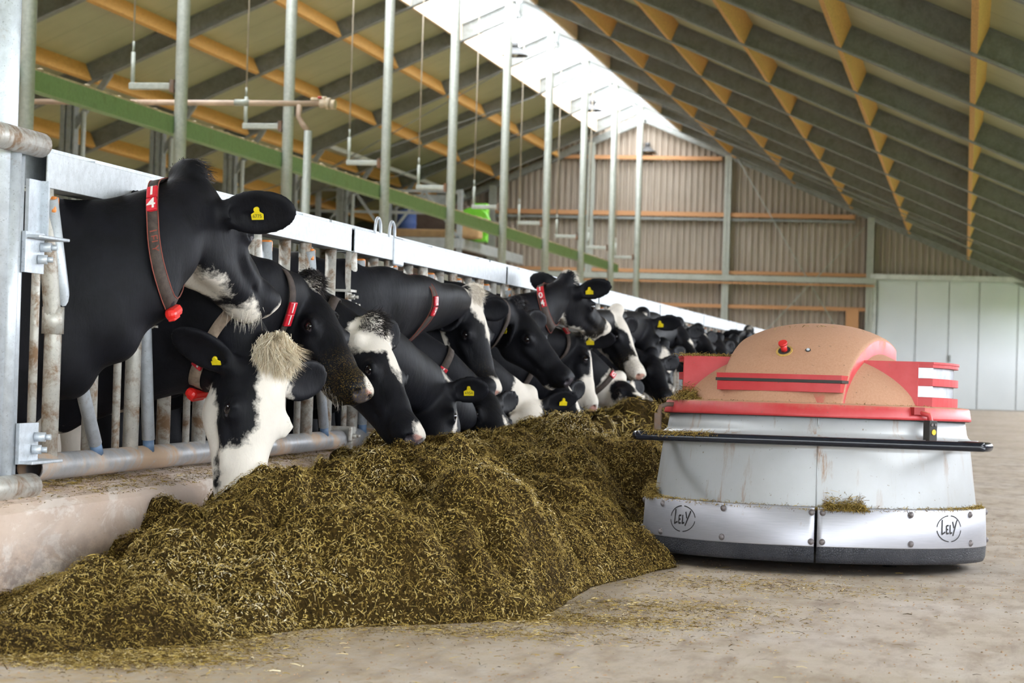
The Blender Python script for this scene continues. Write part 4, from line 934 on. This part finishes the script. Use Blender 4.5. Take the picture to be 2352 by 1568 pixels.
def cow(name, label, P, Mz, XP_, near, nh, gap, voxel=.011, hs=1.1, base='b', marks=(), ears=None, earang=None, tagL=None, tagR=None, collar=None, pod=False, tuft=None, seed=1, head_white=(.80, .735, .65), feed=.0, neckz=1.05, shx=-3.62, shy=0, mouth=0., pink=(.55, .30, .24), body_marks=(), neck_r=(1, 1), nv=(.112, .21), earbase=(.045, -.055), eyes=True, mid=None, beard=False, Lhead=.53, group=None):
    rng = np.random.default_rng(seed)
    O = np.array(atX(P[0], P[1], XP_)); L = Lhead*hs
    d = ray(*Mz); o = np.array([0, 0, CAM_H]); oc = o-O; bq = d@oc; aq = d@d; cq = oc@oc-L*L; disc = bq*bq-aq*cq
    t = (-bq+(-1 if near else 1)*math.sqrt(max(disc, 0)))/aq; Mp = o+d*t
    a = nrm(Mp-O); n = cv(*nh); n = nrm(n-a*(n@a)); s = np.cross(a, n)      # s: one lateral side
    if s@R_ < 0: s = -s                                                # s = image-right side of the head
    AX = np.array([a, n, s]); H = lambda u, v, w: O+(a*u+n*v+s*w)*hs
    f = Field(); fn = Field()
    E = lambda c, r, k=.03, sub=False, ax=AX: f.el(H(*c), ax, np.array(r)*hs, k*hs, sub)
    Rr = lambda p, q, ra, rb, k=.03, sub=False: f.rc(H(*p), H(*q), ra*hs, rb*hs, k*hs, sub)
    # ---- neck and trunk (world space)
    gapY = gap; sh = np.array([shx, gapY-.03+shy, neckz-.05]); h0 = H(.0, -.145, 0); pas = np.array([-3.02, gapY+.0, neckz]) if mid is None else np.array(mid)
    pts = []
    for tt in np.linspace(0, 1, 8):
        # bezier through head base -> pass point -> shoulder
        c1 = 2*pas-.5*(h0+sh); pts.append((1-tt)**2*h0+2*tt*(1-tt)*c1+tt*tt*sh)
    for i in range(8):
        tt = i/7; dirn = nrm(pts[min(i+1, 7)]-pts[max(i-1, 0)]); up = nrm((1-tt)**2*n+(1-(1-tt)**2)*np.array([0, 0, 1.])); up = nrm(up-dirn*(up@dirn)); sd = np.cross(dirn, up)
        rv = (nv[0]+nv[1]*tt)*neck_r[0]; rh = (.080+.085*tt)*neck_r[1]
        for ff in (f, fn): ff.el(pts[i], np.array([dirn, up, sd]), (max(.15, 1.15*np.linalg.norm(pts[min(i+1, 7)]-pts[max(i-1, 0)])/(2 if 0 < i < 7 else 1)), rv*hs, rh*hs), .07)
    I = np.eye(3)
    bx = lambda x, y, z: np.array([sh[0]-x, sh[1]+y, z])
    f.el(bx(.18, 0, .98), I, (.36, .25, .40), .10); f.el(bx(.95, 0, .95), I, (.80, .34, .42), .10); f.el(bx(1.65, 0, 1.03), I, (.42, .29, .36), .10)
    f.rc(bx(.05, 0, 1.33), bx(1.9, 0, 1.36), .05, .05, .10); f.el(bx(-.12, 0, .84), I, (.20, .15, .24), .10)
    for sy in (-1, 1):
        f.rc(bx(.12, .16*sy, .80), bx(.05, .16*sy, .42), .115, .062, .06); f.rc(bx(.05, .16*sy, .42), bx(.09, .16*sy, .10), .055, .038, .03); f.rc(bx(.09, .16*sy, .10), bx(.04, .16*sy, .035), .045, .05, .03)
        f.rc(bx(1.72, .19*sy, .90), bx(1.52, .18*sy, .64), .17, .11, .06); f.rc(bx(1.52, .18*sy, .64), bx(1.86, .17*sy, .42), .085, .058, .04); f.rc(bx(1.86, .17*sy, .42), bx(1.80, .17*sy, .10), .052, .042, .03); f.rc(bx(1.80, .17*sy, .10), bx(1.74, .17*sy, .035), .045, .05, .03)
    # ---- head
    E((.09, -.085, 0), (.14, .095, .090)); E((.17, -.066, 0), (.13, .066, .098)); E((.31, -.088, 0), (.17, .074, .070), .04)
    E((-.018, -.008, 0), (.05, .056, .060), .025)
    for q in (-1, 1):
        E((.195, -.054, .083*q), (.045, .034, .034), .022)
        E((.15, -.150, .05*q), (.110, .092, .046), .04)
        Rr((.17, -.195, .035*q), (.40, -.142, .024*q), .045, .034, .04)
        Rr((.235, -.105, .080*q), (.36, -.10, .055*q), .014, .012, .035)
        Rr((.175, -.040, .103*q), (.20, -.029, .109*q), .009, .009, .012); Rr((.20, -.029, .109*q), (.226, -.044, .104*q), .009, .008, .012); Rr((.18, -.07, .107*q), (.222, -.068, .105*q), .007, .006, .012)
    E((.463, -.082, 0), (.066, .066, .074), .035); E((.43, -.150-mouth*.5, 0), (.055, .028, .046), .025)
    for q in (-1, 1):
        E((.494, -.062, .040*q), (.032, .030, .030), .02)
        Rr((.538, -.054, .046*q), (.500, -.068, .032*q), .015, .010, .010, True)
        Rr((.36, -.130, .064*q), (.47, -.126, .074*q), .005, .005, .010, True); Rr((.47, -.126, .074*q), (.53, -.122, .0), .005, .006, .010, True)
        E((.203, -.053, .119*q), (.019, .015, .017), .006, True)
    for c_, r_ in (((.06, -.085, 0), (.10, .095, .090)), ((.10, -.13, .03), (.08, .10, .05)), ((.10, -.13, -.03), (.08, .10, .05))): fn.el(H(*c_), AX, np.array(r_)*hs, .04)
    # ---- ears (directions given in camera terms)
    ears = ears or ((-.9, .1, .3), (.9, .1, .3)); tags = {}
    for q, ed, tg in ((-1, ears[0], tagL), (1, ears[1], tagR)):
        if ed is None: continue
        e = cv(*ed[:3]); bs = H(earbase[0], earbase[1], .080*q); tn = cv(*ed[3:6]) if len(ed) > 3 else nrm(a*.5+n*.6-U_*.2); tn = nrm(tn-e*(tn@e)); wd_ = np.cross(e, tn)
        el_ = ed[6] if len(ed) > 6 else 1.
        f.rc(bs, bs+e*.06*hs, .034*hs, .030*hs, .03); f.el(bs+e*.118*hs*el_, np.array([e, wd_, tn]), np.array((.112*el_, .067, .017))*hs, .025)
        f.el(bs+e*.125*hs*el_+tn*.017*hs, np.array([e, wd_, tn]), np.array((.088*el_, .050, .015))*hs, .012, True)
        if tg: tags[q] = (bs, e, tn, wd_, tg, el_)
    V, Q = surface_net(f, voxel)
    # ---- coat fields
    loc = (V-O)@AX.T/hs; mk = np.full(len(V), -.1 if base == 'b' else .1)
    bl = (V-sh)*np.array([-1, 1, 1])+np.array([0, 0, sh[2]])
    for m_ in marks:
        kind, c, r = m_[:3]; dd = (1-np.sqrt((((loc-np.array(c))/np.array(r))**2).sum(1)))*min(r)*1.0; dd = np.clip(dd, -.1, .1)
        mk = np.maximum(mk, dd) if kind == 'w' else np.minimum(mk, -dd)
    for m_ in body_marks:
        kind, c, r = m_[:3]; dd = (1-np.sqrt((((bl-np.array(c))/np.array(r))**2).sum(1)))*min(r); dd = np.clip(dd, -.1, .1)
        mk = np.maximum(mk, dd) if kind == 'w' else np.minimum(mk, -dd)
    sk = np.clip(1.3-np.sqrt((((loc-np.array((.525, -.066, 0)))/np.array((.040, .042, .062)))**2).sum(1)), 0, 1)
    for q in (-1, 1):
        for c, r in (((.222, -.056, .112*q), .012),): sk = np.maximum(sk, np.clip(1.2-np.linalg.norm(loc-np.array(c), axis=1)/r, 0, 1))
    fd = np.clip((loc[:, 0]-.30)/.15, 0, 1)*feed*(np.abs(loc[:, 0]-.4) < .2)
    hole = np.zeros(len(V))
    for q in (-1, 1):
        hole = np.maximum(hole, np.clip(1.35-np.linalg.norm((loc-np.array((.520, -.060, .041*q)))/np.array((.017, .013, .015)), axis=1), 0, 1))
        for A_, B_ in (((.36, -.130, .068*q), (.47, -.126, .078*q)), ((.47, -.126, .078*q), (.53, -.122, .0))):
            A_ = np.array(A_); B_ = np.array(B_); h_ = np.clip((loc-A_)@(B_-A_)/((B_-A_)@(B_-A_)), 0, 1); hole = np.maximum(hole, np.clip(1.5-np.linalg.norm(loc-A_-h_[:, None]*(B_-A_), axis=1)/.006, 0, .8))
    cm = coat('coat_%d' % seed, seed, head_white, pink=pink)
    root = mesh_np('cow', V-O, Q, cm, None, {'mark': mk, 'skin': sk, 'feed': fd, 'hole': hole}, smooth=True); root.location = O; tag(root, label, 'cow', group)
    def child(o):
        o.parent = root; o.matrix_parent_inverse = Matrix.Translation(-Vector(O)); return o
    if eyes:
        for q in ((-1, 1) if eyes == True else (-1,)):
            c = H(.203, -.053, .099*q); mb = MB(); mb.ball(c, .0215*hs, 3, (1, 1, 1)); child(mb.build('eye', 'eye_ball'))
    if tuft:
        mat, cnt, ln = tuft[:3]; dirs = tuft[3] if len(tuft) > 3 else (.9, .35); wgt = np.linalg.norm((loc-np.array((-.01, .0, 0)))/np.array((.055, .09, .065)), axis=1)
        cand = np.where((wgt < 1) & (loc[:, 1] > -.06))[0]; cand = rng.choice(cand if len(cand) else np.argsort(wgt)[:60], cnt)
        P0 = V[cand]+rng.normal(size=(cnt, 3))*.006; outw = V[cand]-H(.02, -.07, 0); outw /= np.linalg.norm(outw, axis=1)[:, None]
        D = a*dirs[0]+outw*dirs[1]+n*(.25 if dirs[0] < 1.2 else .12)+rng.normal(size=(cnt, 3))*.2; D /= np.linalg.norm(D, axis=1)[:, None]
        child(ribbons('hair_tuft', P0, D, ln*hs*(.6+.6*rng.random(cnt)), .0013, mat, None, grav=.5, rs=seed))['kind'] = 'stuff'
    if beard:
        cand = np.where((loc[:, 0] > .40) & (loc[:, 1] < -.13))[0]; cnt = 160; cand = rng.choice(cand, cnt); P0 = V[cand]; D = np.array([0, 0, -1.])+a*.3+rng.normal(size=(cnt, 3))*.3; D /= np.linalg.norm(D, axis=1)[:, None]
        child(ribbons('chin_hair', P0, D, .03*hs*(.5+rng.random(cnt)), .0006, 'hair_white', None, rs=seed+9))['kind'] = 'stuff'
    # ---- ear tags
    for q, (bs, e, tn, wd_, tg, el_) in tags.items():
        txt, along, size = tg[:3]; c = bs+e*along*hs+tn*.014*hs; up = nrm(U_-tn*(U_@tn)) if len(tg) < 4 else nrm(cv(*tg[3])-tn*(cv(*tg[3])@tn)); rt = np.cross(up, tn)
        if rt@R_ < 0: rt = -rt
        if len(tg) > 4: c = c+cv(*tg[4])*tg[5]
        z = size; out = [(-.5, -.5), (.5, -.5), (.52, -.05), (.22, .12), (.12, .48), (-.12, .48), (-.22, .12), (-.52, -.05)]
        mb = MB(); mb.prism([Vector(c+rt*x*z+up*y*z+tn*.003) for x, y in out], Vector(tn*.003)); tgo = child(mb.build('ear_tag', 'ear_tag_yellow'))
        mb = MB(); mb.tube([Vector(c+up*.32*z+tn*.002), Vector(c+up*.32*z+tn*.012)], .008*hs, 12); b_ = mb.build('tag_button', 'ear_tag_yellow'); b_.parent = tgo
        b_.matrix_parent_inverse = Matrix.Identity(4)
        # children of a child: vertices are in world coordinates, so undo the chain
        if txt:
            t_ = place_text('tag_number', txt, z*.40, 'tag_ink', None, c-up*.22*z+tn*.0065, rt, up, .0004); t_.parent = tgo
    # ---- collar
    if collar:
        cpos, tilt, digits, dang, wid, flags = collar[:6]; clampf = collar[6] if len(collar) > 6 else 1.25   # position along the neck (0..1), tilt, text, angle, width
        tt = cpos; k = tt*7; i = int(k); fr = k-i; cc = pts[i]*(1-fr)+pts[i+1]*fr; dirn = nrm(pts[i+1]-pts[i])
        dirn = (nrm(dirn+n*tilt) if not isinstance(tilt, tuple) else cv(*tilt)); up = nrm(U_-dirn*(U_@dirn)); sd = np.cross(dirn, up)
        if sd@F_ > 0: sd = -sd
        NA = 56; ang = np.linspace(0, 2*PI, NA, endpoint=False); dv = up[None]*np.cos(ang)[:, None]+sd[None]*np.sin(ang)[:, None]
        def reach(off):
            t = np.full(NA, .02)
            for _ in range(70): t = t+np.maximum(-fn.ev(cc+dirn*off+dv*t[:, None]), .0)*.7+.0
            return t+.005
        def fitr(off):
            t = reach(off); md = np.median(t); t = np.clip(t, md*.6, md*clampf); Bm = np.stack([np.ones(NA), np.cos(ang), np.sin(ang), np.cos(2*ang), np.sin(2*ang), np.cos(3*ang), np.sin(3*ang)], 1)
            rr = np.maximum(Bm@np.linalg.lstsq(Bm, t, rcond=None)[0], t-.002); rr = (np.roll(rr, 1)+2*rr+np.roll(rr, -1))/4; return rr+.005
        r1 = fitr(wid/2); r0 = fitr(-wid/2)
        A = cc-dirn*wid/2+dv*r0[:, None]; Bq = cc+dirn*wid/2+dv*r1[:, None]; A2 = cc-dirn*wid/2+dv*(r0+.004)[:, None]; B2 = cc+dirn*wid/2+dv*(r1+.004)[:, None]
        mb = MB(); vs = [[mb.bm.verts.new(p) for p in arr] for arr in (A, A2, B2, Bq)]
        for k_ in range(NA):
            j = (k_+1) % NA
            for x_ in range(4):
                fc = mb.bm.faces.new((vs[x_][k_], vs[x_][j], vs[(x_+1) % 4][j], vs[(x_+1) % 4][k_])); fc.smooth = x_ == 1
        st = child(mb.build('collar', 'collar_tan' if 't' in flags else 'collar_strap'))
        if 'e' in flags:
            mb = MB(); mb.tube([Vector(p) for p in list(A2)+[A2[0]]], .0018, 6, cap=False); mb.tube([Vector(p) for p in list(B2)+[B2[0]]], .0018, 6, cap=False)
            ed_ = mb.build('red_edging', 'collar_red_edge'); ed_.parent = st
        def at(angle):
            x = (angle % (2*PI))/(2*PI)*NA; i0 = int(x) % NA; i1 = (i0+1) % NA; fr = x-int(x); ml = ((A2[i0]+B2[i0])/2)*(1-fr)+((A2[i1]+B2[i1])/2)*fr
            tg_ = nrm((A2[i1]+B2[i1])/2-(A2[i0]+B2[i0])/2); return ml, tg_
        if digits:
            ang0 = dang
            for ch in digits:
                c, tg_ = at(ang0); no = nrm(np.cross(tg_, dirn)); no = no if no@(c-cc) > 0 else -no; dn = tg_ if tg_@U_ < 0 else -tg_
                sz = .05*hs; hw = wid*.56; c = c+no*.006
                mb = MB(); mb.box(Vector(c), (wid*1.14, sz*.94, .012), Matrix((Vector(nrm(np.cross(-dn, no))), Vector(-dn), Vector(no))).transposed(), bevel=.003)
                nt_ = child(mb.build('number_tag', 'number_red'))
                if ch != ' ':
                    xr = np.cross(-dn, no); tx = place_text('digit', ch, .054*hs, 'digit_white', None, c+no*.0068, xr, -dn, .0006, bold=.0005); tx.parent = nt_
                per = np.linalg.norm(at(ang0+.1)[0]-at(ang0)[0])/.1; ang0 += (sz/per)*(1 if tg_@U_ < 0 else -1)
            if 'l' in flags:
                c, tg_ = at(ang0+.32*(1 if tg_@U_ < 0 else -1)); no = nrm(np.cross(tg_, dirn)); no = no if no@(c-cc) > 0 else -no; dn = tg_ if tg_@U_ < 0 else -tg_
                tx = place_text('strap_lettering', 'LELY', .04, 'collar_red_edge', None, c+no*.0045, dn, nrm(np.cross(no, dn)), .0008); tx.parent = st
        if pod:
            # red transponder pod hanging at the throat
            lows = ((A2+B2)/2)@np.array([0, 0, 1.]); j = int(np.argmin(lows)); c, tg_ = (A2[j]+B2[j])/2, nrm((A2[(j+1) % NA]-A2[j])); no = nrm(c-cc)
            mb = MB(); M3 = Matrix((Vector(dirn), Vector(tg_), Vector(np.cross(dirn, tg_)))).transposed()
            mb.box(Vector(c+no*.022), (wid*1.25, .105*hs, .04), M3, bevel=.016); mb.box(Vector(c+no*.045), (wid*.8, .07*hs, .012), M3, bevel=.005); child(mb.build('neck_transponder', 'pod_red'))
    COWS[name] = root
    return root
NECK2 = (.15, .30)
cow('c1', 'large black cow nearest the camera, head turned away, red number 14 on its collar', (440, 410), (622, 674), -2.72, False, (.42, .28, .95), 7.84, voxel=.0085, hs=1.2,
    marks=[('w', (.42, -.165, 0), (.085, .03, .06)), ('w', (.53, -.09, .02), (.035, .05, .06)), ('w', (.25, -.235, 0), (.13, .035, .08)), ('w', (.06, .012, -.02), (.05, .02, .03))],
    ears=((-.9, .2, .5, 0, -.2, -1), (.93, .02, -.32, -.1, -.25, -1, 1.1)), tagR=('6775', .135, .045), collar=(.06, (-.97, -.20, .1), '14', .80, .033, 'el', 2.3), eyes='l', pod=True, tuft=('hair_black', 500, .03, (1., .2)), seed=1, neckz=.98, mid=(-3.02, 7.76, 1.03), beard=True, nv=(.10, .36), neck_r=(1, 1.1), earbase=(.075, -.085),
    body_marks=[('w', (.1, -.1, .62), (.25, .3, .12))])
cow('c2', 'white-faced cow with black eye patch, head down in the silage, number 44', (632, 812), (585, 1190), -2.50, True, (.66, .02, -.75), 8.63, voxel=.0085, hs=1.20,
    marks=[('w', (.2, .02, .03), (.32, .12, .085)), ('w', (.46, -.08, 0), (.20, .15, .12)), ('w', (.25, -.22, -.05), (.17, .11, .1)), ('b', (.20, -.055, -.09), (.115, .075, .075)), ('b', (.40, -.13, -.08), (.08, .02, .03)), ('w', (.2, -.1, .1), (.15, .1, .08))],
    ears=((-.85, .50, -.15, -.3, -.5, -.8), (.6, .1, .8, .6, -.2, -.8)), earbase=(.06, -.075), collar=(.14, -.1, '44', 1.7, .04, 't'), pod=True, tuft=('hair_blond', 4200, .062, (1.3, .12)), seed=2, neckz=.96, body_marks=[('w', (.45, 0, .50), (.7, .5, .22))], tagL=(None, .07, .035), nv=(.13, .28))
cow('c3', 'black cow with a pale forehead tuft and silage hanging from its mouth, number 11', (716, 655), (862, 885), -2.72, True, (.78, .50, -.38), 9.42, voxel=.0095, hs=1.12,
    marks=[('w', (.015, .01, .0), (.028, .04, .05)), ('w', (.50, -.025, .03), (.045, .03, .035)), ('w', (.32, -.245, 0), (.06, .04, .06))],
    ears=((-.8, -.1, .6, -.3, -.1, -1), (.0, -.3, 1, 0, -.2, -1, .8)), collar=(.24, .0, '11', 1.5, .04, ''), pod=True, tuft=('hair_black', 1100, .035, (1., .15)), seed=3, neckz=1.0, body_marks=[('w', (.30, 0, .50), (.6, .5, .20))], feed=.9, beard=True, nv=(.13, .25))
cow('c4', 'black cow with a broad white forehead blaze, nose touching the silage', (862, 752), (980, 992), -2.55, True, (.78, .36, -.46), 10.21, voxel=.0095, hs=1.10,
    marks=[('w', (.04, .0, -.01), (.10, .12, .14)), ('w', (.14, .02, .02), (.13, .06, .045)), ('w', (.50, -.035, .02), (.04, .03, .045))],
    ears=((-.85, -.2, .5, -.2, -.2, -1, .8), (.35, .75, .5, .5, -.3, -.7, .62)), collar=(.2, .0, '', 0, .04, ''), pod=True, tuft=('hair_black', 1100, .035, (.6, .4)), seed=4, neckz=.95)
cow('c5', 'low-headed cow behind the white-blazed one, yellow ear tag 6954 and grey face', (985, 872), (985, 1080), -2.66, True, (-.25, .25, -.93), 10.95, voxel=.010, hs=1.06,
    marks=[('w', (-.02, .02, .0), (.045, .05, .04)), ('w', (.0, -.04, .07), (.02, .06, .03)), ('w', (.26, -.12, .10), (.10, .03, .05))],
    ears=((-.7, -.2, .5), (.98, .05, -.1, .1, -.25, -.95, .85)), tagR=('6954', .10, .05), tuft=('hair_white', 300, .04), seed=5, neckz=.92, collar=(.3, 0, '', 0, .04, ''))
cow('c6', 'black and white cow with white blaze and pink nose, number 29 on its collar', (1088, 678), (1156, 898), -2.70, True, (.78, .28, -.50), 11.65, voxel=.0095, hs=1.08,
    marks=[('w', (.03, .01, .01), (.13, .10, .07)), ('w', (.17, .03, .04), (.16, .06, .035)), ('w', (.50, -.06, .0), (.055, .09, .12)), ('w', (.43, -.14, 0), (.11, .05, .08)), ('w', (.14, -.22, -.06), (.16, .05, .10)), ('w', (.0, -.10, -.10), (.035, .16, .10))],
    ears=((-.45, -.75, -.45, -.5, .2, -.8, .75), (.9, -.05, .1, .1, -.2, -.95, .75)), tagL=(None, .05, .045, (0.1, 1, 0)), collar=(.27, .0, '29', 1.3, .042, 'e'), tuft=('hair_white', 900, .035, (1., .15)), seed=6, neckz=1.05, body_marks=[('w', (-.30, -.20, .80), (.14, .3, .30))], feed=.15, beard=True, nv=(.13, .24))
cow('c7', 'black cow eating low behind the heap below the cow numbered 29', (1120, 890), (1185, 1040), -2.50, True, (.60, .45, -.6), 12.35, voxel=.012, hs=1.0,
    marks=[('w', (.30, .0, .06), (.10, .04, .03))], ears=((-.9, .1, .2), (.5, .1, .8)), tagL=(None, .10, .05), seed=7, neckz=.85, collar=(.25, 0, '11', 1.4, .04, ''))
cow('c8', 'all-black cow with half-closed eyes and open mouth, number hidden', (1190, 702), (1328, 862), -2.66, True, (.78, .50, -.38), 13.75, voxel=.011, hs=1.08,
    marks=[('w', (.455, -.172, .0), (.035, .03, .04))], ears=((-.2, -.9, -.35, -.8, 0, -.6, .8), (.6, -.1, .8)), tagL=(None, .08, .04), tuft=('hair_black', 400, .035), seed=8, neckz=1.05, collar=(.16, .1, '', 0, .045, ''), mouth=.03, nv=(.13, .24))
cow('c9', 'black cow with a white nose looking away, red number 104 on its collar', (1308, 640), (1402, 738), -2.60, False, (.70, .60, .42), 15.15, voxel=.011, hs=1.06,
    marks=[('w', (.50, -.07, .0), (.06, .09, .12)), ('w', (.12, .02, -.02), (.22, .03, .03)), ('w', (.30, -.235, 0), (.16, .05, .10)), ('w', (.05, -.25, .0), (.10, .05, .10))],
    ears=((-.8, .2, .5), (.93, .22, -.25, -.1, -.25, -1, 1.0)), tagR=(None, .085, .05), collar=(.07, (-.95, -.26, .15), '104', 1.15, .04, 'e', 2.3), tuft=('hair_white', 200, .03), seed=9, neckz=.98, beard=True, feed=.3, nv=(.13, .25), body_marks=[('w', (-.28, 0, .78), (.10, .2, .12))])
cow('c10', 'cow with a plain white poll, head buried behind the crest of the heap', (1212, 905), (1225, 1030), -2.45, True, (.1, .3, -.93), 13.05, voxel=.012, hs=1.0,
    marks=[('w', (.10, .0, -.02), (.30, .16, .10))], ears=((-.8, .1, .4), (.85, .25, .2, .2, -.3, -.9)), tagR=(None, .13, .045), seed=10, neckz=.85)
cow('c11', 'black cow with a thin white face stripe eating below the all-black cow', (1290, 868), (1368, 1010), -2.50, True, (.75, .45, -.5), 14.45, voxel=.011, hs=1.04,
    marks=[('w', (.25, .0, .035), (.25, .05, .03))], ears=((-.9, .1, .2, 0, 0, -1), (.5, .1, .8)), tagL=(None, .1, .045), seed=11, neckz=.86, collar=(.2, 0, '', 0, .04, ''))
cow('c12', 'cow with a long dark ear, yellow tag and white muzzle, below number 104', (1345, 782), (1385, 940), -2.58, True, (.80, .25, .2), 15.85, voxel=.011, hs=1.06,
    marks=[('w', (.44, -.06, 0), (.16, .14, .12)), ('w', (.0, .02, 0), (.05, .05, .05)), ('w', (.0, -.12, .06), (.05, .04, .06)), ('w', (.3, .0, .03), (.2, .04, .04))], ears=((-.8, .2, .5), (.97, .08, -.2, .1, -.3, -.95, 1.05)), tagR=(None, .07, .055), collar=(.16, .2, '1', .9, .04, ''), seed=12, neckz=.92, tuft=('hair_white', 250, .04))
cow('c13', 'cow with a wide white blaze down to its pink nose, black eye patches', (1420, 716), (1488, 856), -2.64, True, (.80, .38, -.46), 16.6, voxel=.012, hs=1.08,
    marks=[('w', (.05, .0, .0), (.15, .08, .09)), ('w', (.28, .02, .02), (.30, .06, .045)), ('w', (.47, -.06, .02), (.12, .09, .12)), ('w', (.25, -.24, 0), (.25, .05, .10))], ears=((-.8, -.3, .5), (.6, -.1, .8)), seed=13, neckz=1.02, feed=.8, beard=True)
cow('c14', 'black cow facing the camera beside the wide-blazed cow, ear tag on its right', (1476, 722), (1494, 852), -2.66, True, (.15, .30, -.95), 18.1, voxel=.013, hs=1.10,
    marks=[('w', (.02, .02, .0), (.02, .02, .025))], ears=((-.85, -.1, .3), (.97, .05, -.15, .1, -.25, -.95)), tagR=(None, .06, .055), seed=14, neckz=1.04)
cow('c15', 'patchy black and white cow reaching down to the right, red pod below its throat', (1425, 868), (1505, 938), -2.50, True, (.42, .85, -.25), 17.35, voxel=.012, hs=1.02,
    marks=[('w', (.22, -.1, 0), (.42, .20, .2)), ('b', (.16, -.04, -.05), (.11, .10, .09)), ('b', (.33, -.05, -.03), (.08, .07, .08)), ('b', (.02, -.1, 0), (.04, .05, .1))], ears=((-.5, .3, .8), (.5, .1, .8)), seed=15, neckz=.88, pod=True, collar=(.12, .1, '0', .9, .04, ''))
cow('c16', 'black cow with a white triangle on its face, seen just left of the robot', (1522, 790), (1536, 884), -2.56, True, (.25, .3, -.9), 19.6, voxel=.014, hs=1.08,
    marks=[('w', (.22, .0, .01), (.16, .06, .05)), ('w', (.50, -.09, 0), (.06, .06, .1))], ears=((-.85, .1, .1, -.2, -.3, -.9), (.6, .1, .8)), seed=16, neckz=.95)
cow('c17', 'black cow with a dangling yellow ear tag, above the left wing of the robot', (1560, 742), (1618, 832), -2.62, True, (.6, .6, -.5), 20.4, voxel=.014, hs=1.08,
    marks=[('w', (.26, .01, .02), (.05, .03, .04))], ears=((-.2, -.3, -.9, 0, -.3, -1), (.8, .1, .5)), tagL=(None, .07, .06), seed=17, neckz=1.0)
cow('c18', 'black cow with a small white forehead spot, behind the cow with the dangling tag', (1606, 755), (1662, 828), -2.64, True, (.6, .6, -.5), 22.2, voxel=.015, hs=1.1,
    marks=[('w', (.06, .0, .02), (.07, .05, .05))], ears=((-.7, -.3, -.4), (.6, .1, .8)), seed=18, neckz=1.02)
cow('c19', 'dark cow far down the fence, head lowered behind the robot wing', (1652, 775), (1682, 835), -2.6, True, (.6, .6, -.5), 25.3, voxel=.017, hs=1.1, marks=[], seed=19, neckz=1.0, ears=((-.8, -.1, -.2), (.6, .1, .8)))
cow('c20', 'farthest cow in view, raised black head with a white stripe by the hood', (1722, 757), (1762, 790), -2.62, False, (.5, .8, .3), 31.0, voxel=.018, hs=1.15,
    marks=[('w', (.15, .01, .02), (.2, .05, .04))], seed=20, neckz=1.05, ears=((-.9, -.1, -.1), (.6, .1, .8)))
cow('c21', 'dark cow between the farthest cows, only its back and poll showing', (1688, 778), (1712, 825), -2.66, True, (.6, .6, -.5), 27.7, voxel=.018, hs=1.1, marks=[], seed=21, neckz=1.0, ears=((-.8, -.1, -.2), (.6, .1, .8)))
cow('c22', 'dark cow head low behind the yellow-tagged cows, top of its ear in view', (1500, 812), (1545, 905), -2.45, True, (.5, .5, -.7), 18.85, voxel=.015, hs=1.0, marks=[], seed=22, neckz=.9, ears=((-.9, .2, -.1), (.7, .1, .6)))
